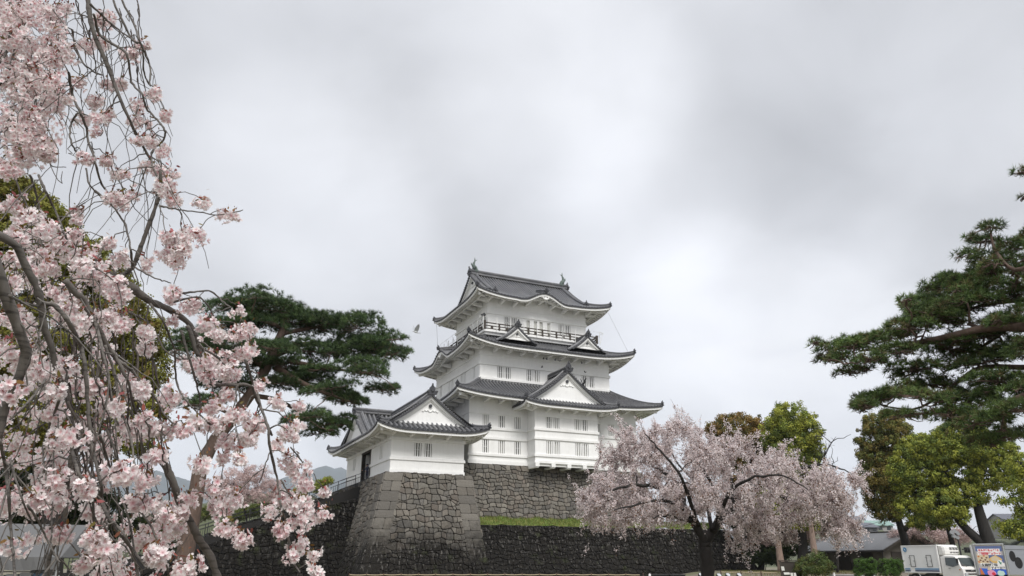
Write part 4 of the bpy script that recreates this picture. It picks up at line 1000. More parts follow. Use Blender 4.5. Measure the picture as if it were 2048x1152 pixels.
# ---- broadleaf trees beyond the lawn
GY = [(.29, .31, .05), (.24, .27, .045), (.175, .215, .04), (.32, .335, .055), (.12, .16, .035)]
BR = [(.24, .155, .045), (.20, .14, .04), (.17, .14, .04), (.14, .135, .04), (.26, .165, .05)]
MXC = [(.19, .155, .04), (.15, .155, .04), (.12, .145, .038), (.21, .17, .045)]
DK = [(.035, .05, .018), (.028, .042, .016), (.045, .062, .02)]
broadleaf('broadleaf_tree', 'rounded tree with rusty brown new leaves behind the pink cherry tree', 'tree', [(1475, 860, 55, 30), (1440, 865, 26, 22), (1500, 885, 50, 30), (1525, 880, 26, 18), (1470, 905, 50, 30), (1500, 950, 50, 40)], 92, (1500, 0), .5, BR, 21, leaf0=.24, gy=.7, clump=.8)
broadleaf('broadleaf_tree', 'tall yellow green tree rising directly behind the pink cherry tree', 'tree', [(1582, 840, 40, 32), (1560, 860, 34, 30), (1612, 870, 30, 34), (1590, 900, 46, 40), (1550, 880, 24, 30), (1620, 930, 24, 40), (1600, 970, 40, 40), (1640, 985, 22, 36), (1570, 960, 30, 30), (1645, 1020, 18, 28), (1560, 1010, 50, 40), (1610, 1030, 40, 30)], 84, (1600, 0), .55, GY[:4] + GY[2:], 22, leaf0=.24, gy=.7, clump=.85)
broadleaf('broadleaf_tree', 'narrow tree with brown green leaves and forked trunk left of the big green tree', 'tree', [(1768, 850, 40, 28), (1742, 880, 28, 30), (1795, 875, 32, 34), (1748, 915, 28, 30), (1800, 915, 30, 30), (1765, 940, 36, 30), (1745, 955, 26, 30), (1790, 960, 36, 30), (1760, 990, 30, 30), (1800, 990, 30, 26), (1775, 1022, 26, 20), (1750, 1012, 14, 14)],
          88, (1830, 0), .5, MXC, 23, leaf0=.22, gy=.7, clump=.75, depth=.7, hollow=.7, limbs=[([(1822, 1140, 0), (1812, 1090, 0), (1800, 1050, 0), (1788, 1010, 0), (1775, 960, 0), (1765, 900, 0)], .5, .16), ([(1806, 1062, 0), (1822, 1045, 0), (1835, 1020, .5)], .3, .12)])
broadleaf('broadleaf_tree', 'wide bright yellow green tree with leaning dark trunks behind the trucks', 'tree', [(1920, 868, 44, 22), (1890, 890, 50, 24), (1840, 895, 40, 24), (1815, 915, 28, 26), (1870, 915, 46, 24), (1940, 900, 60, 28), (1990, 905, 40, 28), (1800, 945, 24, 28), (1850, 950, 50, 30), (1910, 945, 50, 26), (1980, 950, 40, 30), (2010, 935, 28, 26),
           (1840, 990, 44, 26), (1880, 1010, 46, 26), (1825, 1020, 30, 20), (1930, 990, 40, 22), (1905, 1035, 30, 14), (1860, 1045, 34, 12)], 82, (1960, 0), .55, GY, 24, leaf0=.22, gy=.3, clump=.72, hollow=.72,
          limbs=[([(1985, 1150, 0), (1978, 1090, 0), (1966, 1050, 0), (1955, 1010, 0), (1950, 970, 0), (1965, 930, 0)], .75, .2), ([(1975, 1095, 0), (1930, 1055, 0), (1905, 1020, 0), (1895, 970, 0), (1890, 930, 0)], .45, .16), ([(1915, 1150, .5), (1905, 1090, .5), (1893, 1040, .5), (1895, 1000, .5)], .3, .16), ([(1950, 985, 0), (1990, 965, 0), (2010, 950, 0)], .15, .06)])
broadleaf('broadleaf_tree', 'loose light green tree at the far right behind the grey truck body', 'tree', [(2040, 930, 26, 24), (2050, 970, 34, 20), (2030, 1000, 30, 10), (2060, 1025, 34, 14), (2025, 1050, 34, 10), (2045, 1068, 34, 8), (2075, 950, 30, 40), (2080, 1040, 40, 30)], 56, (2085, 0), .25, GY, 25, leaf0=.17, gy=.2, clump=.55, dens=.6, hollow=.5)
broadleaf('broadleaf_tree', 'dark evergreen clump under the right side of the pink cherry tree', 'tree', [(1520, 1060, 46, 34), (1480, 1020, 40, 34), (1560, 1090, 40, 22), (1500, 1100, 40, 22), (1590, 1060, 34, 30), (1540, 1010, 50, 30)], 97, (1520, 0), .4, DK, 26, leaf0=.26, gy=.6)
broadleaf('hedge', 'low dark green clipped hedge behind the lawn beside the stone wall', 'hedge', [(1500 + 13 * k, 1117, 12, 11) for k in range(6)], 90, (1530, 0), .05, DK, 27, leaf0=.16, clump=.5, gy=.6, hollow=.4)
broadleaf('bush', 'loose light green bush in front of the grey roofed building', 'bush', [(1610, 1128, 20, 14), (1635, 1122, 22, 18), (1648, 1135, 18, 14), (1622, 1140, 30, 10), (1605, 1140, 14, 10)], 66, (1628, 0), .05, [(.09, .09, .02), (.11, .15, .04), (.07, .10, .03)], 28, leaf0=.11, clump=.42, gy=.35, dens=.8, hollow=.3)
for x0, lab in ((1711, 'clipped green hedge block near the middle of the grey roofed building'), (1763, 'clipped green hedge block at the right end of the grey roofed building')):
    broadleaf('hedge', lab, 'hedge', [(x0 + 7 + 13 * i, 1125 + 10 * j, 9, 7.5) for i in range(3) for j in range(3)], 62, (x0 + 18, 0), .03, [(.075, .14, .028), (.06, .12, .022)], 29 + x0, leaf0=.08, clump=.3, gy=.3, dens=1.1, hollow=.5, group='clipped hedge blocks in front of the building')
# left side trees
broadleaf('broadleaf_tree', 'tall yellow green tree standing behind the weeping blossoms on the left', 'tree', [(40, 400, 60, 36), (10, 380, 50, 36), (80, 430, 50, 36), (100, 480, 60, 50), (40, 470, 60, 50), (150, 520, 60, 50), (200, 560, 60, 50), (100, 560, 60, 50), (240, 620, 50, 50), (280, 680, 50, 44), (200, 660, 60, 60), (300, 740, 34, 44), (120, 660, 60, 60), (40, 600, 60, 60), (60, 720, 60, 60), (240, 770, 60, 50),
           (160, 780, 60, 60), (90, 820, 60, 50), (220, 850, 60, 40), (300, 830, 30, 40), (30, 870, 60, 50), (-40, 500, 60, 60), (-40, 700, 70, 80), (280, 880, 34, 30)], 46, (110, 0), .6, [(.22, .22, .035), (.18, .19, .035), (.13, .11, .02), (.24, .23, .045)], 41, leaf0=.2, clump=.75, hollow=.7)
broadleaf('broadleaf_tree', 'dark evergreen trees above the grey tent roof at the lower left', 'tree', [(30, 960, 60, 40), (100, 980, 50, 40), (160, 1010, 50, 36), (-30, 990, 60, 50), (220, 1030, 40, 36), (60, 1030, 60, 40), (190, 1070, 40, 30), (0, 1040, 60, 40), (280, 1060, 40, 30), (130, 1050, 50, 40), (330, 1080, 40, 24)], 52, (60, 0), .4, DK, 42, leaf0=.22, clump=.8)
broadleaf('small_tree', 'small light green tree above the stairway railing left of the turret', 'tree', [(640, 968, 16, 9), (655, 960, 12, 8), (632, 978, 12, 7), (600, 985, 16, 10)], 118, (640, 0), .12, GY[:3], 43, leaf0=.2, clump=.5, hollow=.3)
broadleaf('shrubbery', 'mixed green shrubs on the slope beyond the stairway railing at left', 'shrubs', [(400 + 24 * k, 1030 - (k % 3) * 7, 20, 12) for k in range(9)], 112, (500, 0), .08, [(.10, .13, .03), (.07, .09, .025), (.14, .15, .04)], 47, leaf0=.22, clump=.6, dens=.7, hollow=.5)
# distant pink cherries
PKD = [(.52, .40, .38), (.60, .48, .46), (.45, .34, .33)]
broadleaf('cherry_tree', 'distant pale cherry tree seen between the pine trunk and the stairway', 'cherry tree', [(470, 960, 34, 24), (510, 950, 30, 22), (440, 980, 30, 24), (540, 975, 30, 20), (490, 990, 44, 20), (560, 1000, 30, 16)], 84, (490, 0), .25, PKD, 44, leaf0=.13, clump=.6, dens=.45, hollow=.3, bark='bark_dark')
broadleaf('cherry_tree', 'pale pink cherry tree behind the dark trunks right of the stone terrace', 'cherry tree', [(1630, 1040, 50, 30), (1560, 1030, 50, 26), (1680, 1050, 30, 20), (1590, 1070, 40, 20), (1540, 1075, 30, 16)], 88, (1600, 0), .22, PKD, 45, leaf0=.13, clump=.6, dens=.45, hollow=.3, gy=.7)
broadleaf('cherry_tree', 'pinkish cherry tree seen over the white truck between dark trunks', 'cherry tree', [(1850, 1060, 40, 18), (1885, 1075, 34, 14), (1925, 1070, 30, 16), (1870, 1035, 30, 16), (1800, 1070, 20, 14)], 95, (1880, 0), .22, PKD, 46, leaf0=.14, clump=.6, dens=.5, hollow=.3, gy=.7)
# trunks standing under the crowns
def bare_tree(name, label, base, top, D, r, seed, cat='tree', n=26, spread=1.6, bark='bark_tan', gy=.6, twig=.012):
    T = Tree(seed); rng = T.rng; root = empty(name, (0, 0, 0), 0, label, cat)
    b = at(base[0], 1125, D); b[2] = gy; t = at(top[0], top[1], D); T.limb(smooth_path([b, (b + t) / 2 + rng.normal(size=3) * .15, t], 12), r, r * .35, 8)
    for k in range(n):
        i = rng.integers(len(T.nodes) // 3, len(T.nodes)); p = T.nodes[i]; d = rng.normal(size=3); d[2] = abs(d[2]) * .8 + .3; d /= np.linalg.norm(d)
        q = p + d * spread * rng.uniform(.6, 1.3); T.limb(bez(p, q, .1, 6, None, rng, .05), min(r * .35, .06), twig, 5)
    for k in range(n * 3):
        p = T.nodes[rng.integers(len(T.nodes) // 3, len(T.nodes))]; q = p + rng.normal(size=3) * .35 + (0, 0, .3); T.limb(bez(p, q, .05, 4, None, rng, .03), twig, twig * .4, 3, False)
    T.b.build('trunk', bark, root, smooth=True); return root
bare_tree('bare_tree', 'reddish brown tree trunk standing at the left end of the grey roofed building', (1632, 0), (1618, 1010), 76, .42, 51, n=10, spread=1.4)
bare_tree('bare_tree', 'brown flaring trunk in front of the dark hedge by the lawn', (1562, 0), (1555, 1030), 82, .45, 52, n=12, spread=1.5)
bare_tree('bare_tree', 'leafless twiggy tree at the right tip of the pink cherry tree', (1672, 0), (1672, 985), 80, .14, 53, n=34, spread=2.2, bark='bark_dark', twig=.02)

# ---- blossoms: five notched cupped petals
def flower_template(cup=.32):
    V, F, G = [], [], []
    for k in range(5):
        a = k * 2 * math.pi / 5; ca, sa = math.cos(a), math.sin(a)
        for (r, w, z, g_) in ((.04, 0, .02, 0), (.38, .30, .13, .55), (.38, -.30, .13, .55), (.80, .36, .30, 1), (.80, -.36, .30, 1), (1.0, .16, .40, 1), (1.0, -.16, .40, 1), (.88, 0, .33, 1)):
            z = z * cup / .32; V.append((r * ca - w * sa, r * sa + w * ca, z)); G.append(g_)
        b = k * 8; F += [(b, b + 1, b + 7, b + 2)]; F += [(b + 1, b + 3, b + 5, b + 7), (b + 2, b + 7, b + 6, b + 4)]
    n0 = len(V)                                   # calyx and stamens
    for k in range(5):
        a = (k + .5) * 2 * math.pi / 5; V += [(0, 0, .02), (.05 * math.cos(a) - .03 * math.sin(a), .05 * math.sin(a) + .03 * math.cos(a), .0), (.2 * math.cos(a), .2 * math.sin(a), .34)]; G += [0, 0, 2]
    V += [(-.05, 0, .02), (.05, 0, .02), (.04, 0, -.45), (-.04, 0, -.45)]; G += [3] * 4
    T3 = np.array([(n0 + 3 * k, n0 + 3 * k + 1, n0 + 3 * k + 2) for k in range(5)])
    F.append((n0 + 15, n0 + 16, n0 + 17, n0 + 18)); V = np.array(V, float)
    return V, [np.array(F), T3], np.array(G)
def blossoms(name, C0, R, parent, rng, size, per, label=None, leafy=.12):
    """pompons: flowers around centres C0 facing outward, on short stalks"""
    V_, F_, C_ = [], [], []; tv, tf, g_ = flower_template()
    n = len(C0) * per; d = rng.normal(size=(n, 3)); d[:, 2] = d[:, 2] * .8 - .15; d /= np.linalg.norm(d, axis=1)[:, None]
    cc = np.repeat(C0, per, 0); P = cc + d * (np.repeat(R, per) * rng.uniform(.35, 1.35, n))[:, None]
    fr = rot_frames(n, rng, d + rng.normal(size=(n, 3)) * .45 + np.array([0, 0, -.15]))
    cl = rng.uniform(0, 1, len(C0)); pk = np.clip(np.repeat(cl, per) * .55 + rng.uniform(-.25, .45, n), 0, 1)[:, None]
    white = np.array([.92, .90, .885]); pink = np.array([.91, .835, .83]); base = np.array([.64, .24, .30])
    tip = white * (1 - pk) + pink * pk; dull = rng.uniform(.86, 1.04, (n, 1)); tip = tip * dull
    K = len(tv); col = np.zeros((n, K, 3))
    inner = base * (.5 + .5 * pk) + tip * (.5 - .5 * pk)
    for k in range(K):
        q = g_[k]
        if q == 0: c = inner
        elif q < 1: c = tip * .8 + inner * .2
        elif q == 1: c = tip
        elif q == 2: c = np.tile([.62, .45, .22], (n, 1))
        else: c = np.tile([.30, .09, .07], (n, 1))
        col[:, k] = c
    sz = size * rng.uniform(.8, 1.15, n); cupv = rng.uniform(.6, 1.9, n)
    Vx = np.tile(tv, (n, 1, 1)); Vx[:, :, 2] *= cupv[:, None]; Vx[:, :, :2] *= (1.08 - .12 * cupv)[:, None, None]
    V = np.einsum('nki,nij->nkj', Vx, fr) * sz[:, None, None] + P[:, None]; off = (np.arange(n) * K)[:, None, None]
    F = [(f[None] + off).reshape(-1, f.shape[1]) for f in tf]
    o = arr_mesh(name, V.reshape(-1, 3), F, 'petal', parent, col.reshape(-1, 3))
    return o
# near weeping cherry: traced limbs (pixel, distance) with radii in pixels
FB = [([(174, -20), (185, 55), (222, 149), (257, 236), (290, 300), (320, 352)], 4.2, 5, 2.0), ([(240, -10), (271, 56), (278, 80), (299, 128), (300, 172)], 4.0, 2.2, 1.6), ([(226, 0), (262, 75), (285, 92), (287, 140), (297, 168)], 4.1, 2.2, 1.5), ([(180, 8), (225, 50), (265, 80), (276, 88)], 4.1, 2.2, 1.6),
      ([(188, 28), (200, 70), (245, 100), (256, 120), (264, 165), (285, 190), (292, 215), (315, 240), (330, 262), (325, 282), (305, 302), (305, 332), (318, 357), (332, 366)], 4.0, 2.6, 1.6), ([(145, 60), (150, 90), (170, 130), (205, 152)], 4.2, 2.2, 1.5), ([(138, 145), (145, 190), (160, 225), (172, 255), (177, 285), (190, 320), (200, 360), (215, 385)], 4.1, 2.8, 1.8),
      ([(155, 225), (143, 245), (140, 275), (150, 300), (165, 314)], 4.1, 2.2, 1.4), ([(172, 338), (180, 370), (200, 392), (212, 402)], 4.0, 1.8, 1.3), ([(14, -10), (20, 60), (15, 100), (0, 125)], 4.3, 3, 2), ([(20, 5), (38, 50), (35, 90), (20, 130), (0, 172)], 4.2, 3, 2), ([(85, 165), (110, 185), (128, 194)], 4.2, 1.6, 1), ([(92, 312), (105, 332), (131, 334)], 4.2, 1.6, .8),
      ([(320, 340), (322, 380), (313, 410), (298, 450), (283, 490), (272, 520), (262, 537), (238, 556)], 3.8, 2.6, 5.2), ([(195, 535), (225, 556), (262, 575), (285, 592), (305, 605), (340, 620), (375, 644), (392, 672), (400, 704), (415, 735)], 3.7, 11, 4.0),
      ([(-30, 470), (-6, 540), (15, 600), (30, 640), (45, 680), (52, 712), (38, 755), (25, 790), (8, 820), (-4, 880)], 2.8, 12, 8), ([(-20, 462), (30, 490), (50, 530), (75, 580), (83, 620), (90, 660), (105, 700), (112, 740), (125, 770), (137, 805), (145, 850), (145, 905), (135, 960), (133, 1000), (128, 1050), (115, 1078), (100, 1112), (96, 1165)], 2.9, 8.5, 3.4),
      ([(130, 560), (150, 585), (170, 602), (185, 640), (200, 662), (215, 692), (235, 722), (252, 738)], 3.2, 7, 4), ([(80, 607), (110, 612), (140, 650), (160, 690), (170, 730), (175, 800), (180, 860), (185, 900), (200, 960), (205, 1000), (225, 1050), (260, 1092), (292, 1135)], 3.0, 5, 2.2), ([(18, 592), (45, 605), (75, 612)], 2.9, 3, 2.4),
      ([(60, 350), (70, 380), (80, 430), (76, 472)], 3.9, 2.4, 1.6), ([(78, 350), (90, 380), (110, 420), (125, 460), (136, 482)], 3.8, 2.6, 1.8), ([(318, 412), (350, 418), (400, 425), (440, 430), (488, 420)], 3.8, 2.0, .9), ([(270, 535), (310, 556), (342, 566)], 3.7, 1.8, 1), ([(190, 380), (225, 412), (250, 450), (262, 500), (265, 532)], 3.8, 1.6, 2.2),
      ([(300, 608), (330, 650), (350, 700), (368, 718)], 3.6, 2.6, 1.8), ([(228, 625), (260, 626), (300, 650), (330, 700), (362, 720)], 3.5, 2.2, 1.6), ([(340, 592), (380, 585), (420, 582), (442, 600), (462, 616)], 3.6, 2.4, 1.4), ([(345, 605), (400, 595), (432, 640)], 3.6, 2.2, 1.3),
      ([(145, 905), (160, 950), (200, 1000), (215, 1032), (250, 1072), (270, 1122), (280, 1165)], 2.9, 3.4, 2), ([(308, 900), (320, 915), (335, 940), (350, 975), (358, 1000), (385, 1052), (400, 1082), (420, 1112), (438, 1165)], 3.2, 7, 7.5),
      ([(375, 650), (400, 720), (425, 765), (465, 770), (500, 772), (520, 812), (535, 852), (540, 900), (555, 960), (562, 1010), (575, 1060), (580, 1110), (600, 1145)], 3.4, 4, 1.4), ([(490, 720), (515, 790), (535, 850), (545, 872)], 3.5, 3, 2.5), ([(582, 895), (610, 932), (613, 958)], 3.4, 1.5, 1.1), ([(542, 900), (530, 932), (520, 965)], 3.4, 1.5, 1.0),
      ([(562, 960), (585, 1000), (600, 1030), (612, 1060)], 3.4, 1.7, 1.0), ([(210, 690), (232, 760), (236, 800), (262, 880), (268, 940)], 3.1, 3, 1.8), ([(225, 700), (255, 760), (275, 830), (330, 870)], 3.1, 3, 1.5), ([(236, 720), (262, 740), (300, 780), (330, 830), (350, 850)], 3.2, 3, 1.5), ([(190, 640), (215, 740), (225, 820), (236, 850)], 3.1, 3.2, 2),
      ([(118, 800), (100, 850), (86, 900), (94, 960)], 2.9, 2.6, 1.6), ([(0, 880), (12, 940), (18, 1000), (22, 1060), (30, 1165)], 2.8, 3.4, 2.4), ([(20, 920), (42, 990), (62, 1040), (80, 1070)], 2.8, 2.2, 1.6), ([(55, 1010), (80, 1050), (100, 1090), (120, 1125)], 2.8, 2.4, 1.6), ([(215, 860), (240, 930), (262, 1000), (300, 1050), (330, 1120), (340, 1165)], 3.1, 2.8, 1.7), ([(200, 870), (226, 950), (248, 1010), (262, 1060), (275, 1165)], 3.1, 2.6, 1.7),
      ([(350, 700), (352, 760), (372, 800), (420, 850)], 3.4, 2.2, 1.5), ([(362, 660), (385, 740), (400, 800), (398, 860)], 3.4, 2.4, 1.5), ([(395, 690), (440, 720), (470, 760), (480, 800)], 3.4, 2.4, 1.3), ([(90, 760), (60, 800), (20, 840)], 2.9, 2.6, 2), ([(-10, 310), (25, 350), (60, 420), (100, 440)], 3.9, 2, 1.4)]
BL = [(60, 60, 75, 62), (110, 95, 42, 45), (30, 130, 50, 60), (70, 190, 62, 50), (40, 240, 50, 45), (60, 290, 56, 42), (95, 305, 26, 20), (20, 330, 35, 26), (110, 15, 40, 18), (30, 15, 40, 25), (205, 40, 28, 20), (172, 92, 17, 16), (205, 88, 20, 18), (258, 110, 20, 15), (285, 90, 13, 14), (233, 168, 30, 17), (306, 188, 18, 14), (195, 203, 18, 16), (134, 200, 13, 9), (155, 165, 12, 15), (165, 238, 13, 9), (210, 238, 26, 20), (195, 262, 12, 8), (329, 233, 11, 12), (276, 215, 12, 12), (280, 247, 22, 16), (291, 280, 26, 18), (322, 300, 15, 14),
      (170, 320, 22, 12), (215, 318, 15, 16), (242, 350, 20, 14), (302, 340, 28, 17), (337, 347, 24, 16), (332, 375, 32, 20), (248, 396, 40, 22), (345, 402, 26, 16), (412, 406, 21, 9), (465, 431, 24, 10), (355, 470, 36, 22), (390, 472, 17, 14), (330, 520, 40, 24), (370, 500, 26, 20), (292, 530, 13, 10), (155, 432, 18, 20), (150, 470, 22, 16), (215, 488, 22, 13), (237, 520, 22, 16),
      (20, 412, 36, 24), (60, 432, 40, 24), (95, 462, 38, 24), (30, 470, 38, 22), (122, 482, 30, 24), (150, 510, 42, 26), (60, 512, 56, 22), (92, 540, 38, 20), (182, 542, 46, 26), (222, 570, 40, 22), (132, 590, 42, 20), (112, 620, 32, 20), (240, 590, 32, 17), (150, 642, 26, 28), (212, 632, 36, 22), (250, 642, 32, 20), (292, 665, 16, 24), (350, 592, 16, 13), (388, 612, 25, 15), (476, 620, 14, 7), (348, 640, 15, 9), (402, 650, 30, 14), (442, 668, 34, 18), (490, 665, 30, 19), (478, 708, 24, 15), (386, 726, 26, 18), (432, 720, 34, 20), (460, 745, 34, 19), (412, 755, 20, 12), (500, 700, 15, 13), (290, 694, 18, 15),
      (60, 722, 30, 26), (76, 745, 24, 17), (132, 740, 20, 20), (180, 770, 36, 24), (100, 792, 36, 24), (110, 830, 26, 20), (242, 770, 40, 20), (292, 782, 38, 20), (330, 797, 32, 20), (232, 820, 46, 24), (280, 850, 50, 25), (340, 860, 42, 20), (392, 842, 26, 16), (430, 812, 26, 19), (420, 852, 30, 14), (458, 790, 24, 15), (480, 830, 36, 16), (500, 850, 30, 15), (520, 770, 16, 9), (560, 806, 18, 11), (582, 870, 24, 17), (600, 812, 7, 8), (585, 852, 20, 13), (470, 882, 34, 15), (512, 880, 34, 16), (555, 890, 14, 9), (460, 920, 34, 13), (402, 926, 18, 13), (570, 925, 25, 13), (592, 945, 23, 11), (610, 965, 20, 11), (640, 985, 19, 9),
      (50, 885, 17, 16), (10, 1000, 20, 14), (100, 930, 31, 20), (92, 960, 44, 16), (85, 998, 40, 24), (60, 1010, 28, 14), (165, 980, 25, 20), (182, 1020, 26, 20), (250, 950, 40, 20), (300, 960, 30, 17), (290, 1010, 44, 24), (350, 1030, 40, 20), (330, 1060, 40, 17), (300, 1080, 34, 20), (382, 1000, 35, 15), (440, 1010, 40, 17), (430, 972, 19, 11), (482, 1000, 29, 15), (450, 1060, 17, 15), (490, 1076, 20, 16), (540, 1020, 15, 6), (572, 1000, 30, 15), (602, 1010, 29, 16), (642, 1030, 24, 14), (600, 1042, 20, 10), (560, 1060, 19, 12), (600, 1090, 22, 12), (625, 1112, 14, 10), (582, 1112, 10, 6), (182, 1080, 30, 24), (112, 1070, 40, 24), (200, 1102, 25, 20), (170, 1132, 34, 16), (30, 1090, 17, 6), (222, 1142, 24, 10), (370, 1142, 20, 9), (310, 1112, 24, 19), (390, 1132, 7, 7), (630, 1148, 9, 4), (130, 880, 34, 24), (200, 900, 34, 22), (320, 910, 26, 14), (30, 780, 26, 20), (20, 700, 24, 24), (10, 560, 24, 30), (40, 640, 30, 22)]
def depth_of(x, y):
    d = np.interp(y, [0, 350, 600, 800, 1150], [4.3, 4.0, 3.3, 2.95, 2.75]); return d + np.interp(x, [0, 250, 650], [-.05, .1, .65]) * (1 if y > 500 else 0)
wc = empty('weeping_cherry', (0, 0, 0), 0, 'weeping cherry with pale pink blossoms hanging down the whole left side', 'cherry tree')
T = Tree(77); rng = T.rng
for pl, D, r0, r1 in FB:
    s = mpp(pl[0][0], pl[0][1], D); big = max(r0, r1) > 5
    D -= .14; pts = smooth_path([at(x, y, D + (.12 * math.sin(i * 1.7 + x) if not big else .03 * i)) for i, (x, y) in enumerate(pl)], len(pl) * (5 if not big else 4))
    pts = pts + rng.normal(size=pts.shape) * s * (.55 if not big else .35)
    T.limb(pts, r0 * s, r1 * s, 8 if big else 6, True, .09)
# the hidden trunk and main limbs, left of the frame
T.limb(smooth_path([(-4.2, 2.6, 0), (-4.1, 2.7, 1.5), (-3.9, 3.0, 3.2), (-3.6, 3.4, 4.8), (-2.6, 3.6, 5.6)], 14), .2, .06, 9)
T.limb(bez((-3.3, 2.9, 2.6), T.nodes[0] * 0 + at(-30, 470, 2.8), .3, 8), .09, .03, 8)
T.limb(bez((-2.4, 3.6, 5.4), at(174, -90, 4.25), .5, 8), .04, .012, 7)
C0, R0 = [], []
for (x, y, rx, ry) in BL:
    D = depth_of(x, y); s = mpp(x, y, D); pr = .052 / s            # pompon radius in pixels
    n = max(1, int(round(rx * ry / (pr * pr) * 2.6 + .7)))
    ax, ay = max(rx - pr * .45, rx * .3), max(ry - pr * .5, ry * .3)
    for _ in range(n):
        a, q = rng.uniform(0, 2 * math.pi), math.sqrt(rng.uniform(0, 1)); d = D + rng.uniform(-.16, .2) * (1 + min(rx, 40) / 40)
        c = at(x + ax * q * math.cos(a), y + ay * q * math.sin(a), d); C0.append(c); R0.append(min(.055, max(.03, min(rx, ry) * s * .62)) * rng.uniform(.6, 1.3))
def in_mass(x, y): return (y < 345 and x < 125 - max(0, y - 250) * .5) or (y > 470 and x < 150 + (y - 470) * .30)
for k in range(330):                                                # further blossoms behind the traced clusters
    y = rng.uniform(-20, 1170); x = rng.uniform(-30, 420)
    if not in_mass(x, y) or (x < 180 and y > 1030): continue
    C0.append(at(x, y, depth_of(x, y) + rng.uniform(.5, 1.9))); R0.append(rng.uniform(.03, .06))
C0 = np.array(C0); R0 = np.array(R0)
for c, r in zip(C0, R0):
    p, rr, dist = T.nearest(c + (0, 0, .04), -.25)
    if dist > .04:
        top = c + np.array([0, 0, r * .6]); T.limb(bez(p, top, -.10 * dist + (.04 if p[2] > c[2] else .1 * dist), 6, rng.normal(size=3) * .05 * dist, rng, .004), min(rr * .7, .0045), .0022, 4, True)
for k in range(420):                                                # bare drooping twigs between the clusters
    i = rng.integers(len(T.nodes)); p = T.nodes[i]
    if p[2] < 1.2 or p[0] > -p[1] * .52: continue
    L_ = rng.uniform(.12, .5); q = p + np.array([rng.normal() * .12, rng.normal() * .12, -L_]); T.limb(bez(p, q, rng.uniform(-.1, .16), 7, rng.normal(size=3) * .08, rng, .006), .0032, .0014, 4, False)
T.b.build('branches', 'bark_grey', wc, smooth=True)
tb = MB()
for k in range(52):
    if k == 36: tb.build('twigs', 'bark_cherry', wc, smooth=True); tb = MB()                                                # bundles of thin hanging strands
    if k < 36: x, y = rng.uniform(120, 330), rng.uniform(590, 860); ex, ey = x + rng.uniform(-20, 75), y + rng.uniform(160, 380)
    else: x, y = rng.uniform(140, 285), rng.uniform(-40, 90); ex, ey = x + rng.uniform(0, 45), y + rng.uniform(110, 260)
    d = depth_of(x, y) - rng.uniform(-.25, .3); P_ = [at(x + (ex - x) * t + 9 * math.sin(t * 5 + k) * t, y + (ey - y) * t, d + .05 * math.sin(3 * t + k)) for t in np.linspace(0, 1, 6)]
    q = smooth_path(P_, 22); q = q + rng.normal(size=q.shape) * .0035; tb.tube(q, np.linspace(.0038, .0015, 22) * (1 + rng.normal(size=22) * .15), 5)
tb.build('twigs', 'bark_cherry', wc, smooth=True)
blossoms('blossoms', C0, R0, wc, rng, .0172, 20)
# young bronze leaves and buds at the cluster tops
n = len(C0) * 7; cc = np.repeat(C0, 7, 0) + np.c_[rng.normal(size=(n, 2)) * .012, np.abs(rng.normal(size=n)) * .022 + .012]
lv = np.array([[-.16, 0, 0], [.16, 0, 0], [.22, .5, .05], [0, 1, .1], [-.22, .5, .05]])
K = np.array([(.20, .11, .035), (.15, .12, .03), (.27, .08, .06), (.25, .10, .06), (.34, .11, .11)])[rng.integers(5, size=n)] * rng.uniform(.7, 1.2, (n, 1))
V, F, C = scatter(cc, rot_frames(n, rng), .022 * rng.uniform(.5, 1.3, n), lv, [np.array([[0, 1, 2, 3, 4]])], K); arr_mesh('young_leaves', V, F, 'leafy', wc, C)

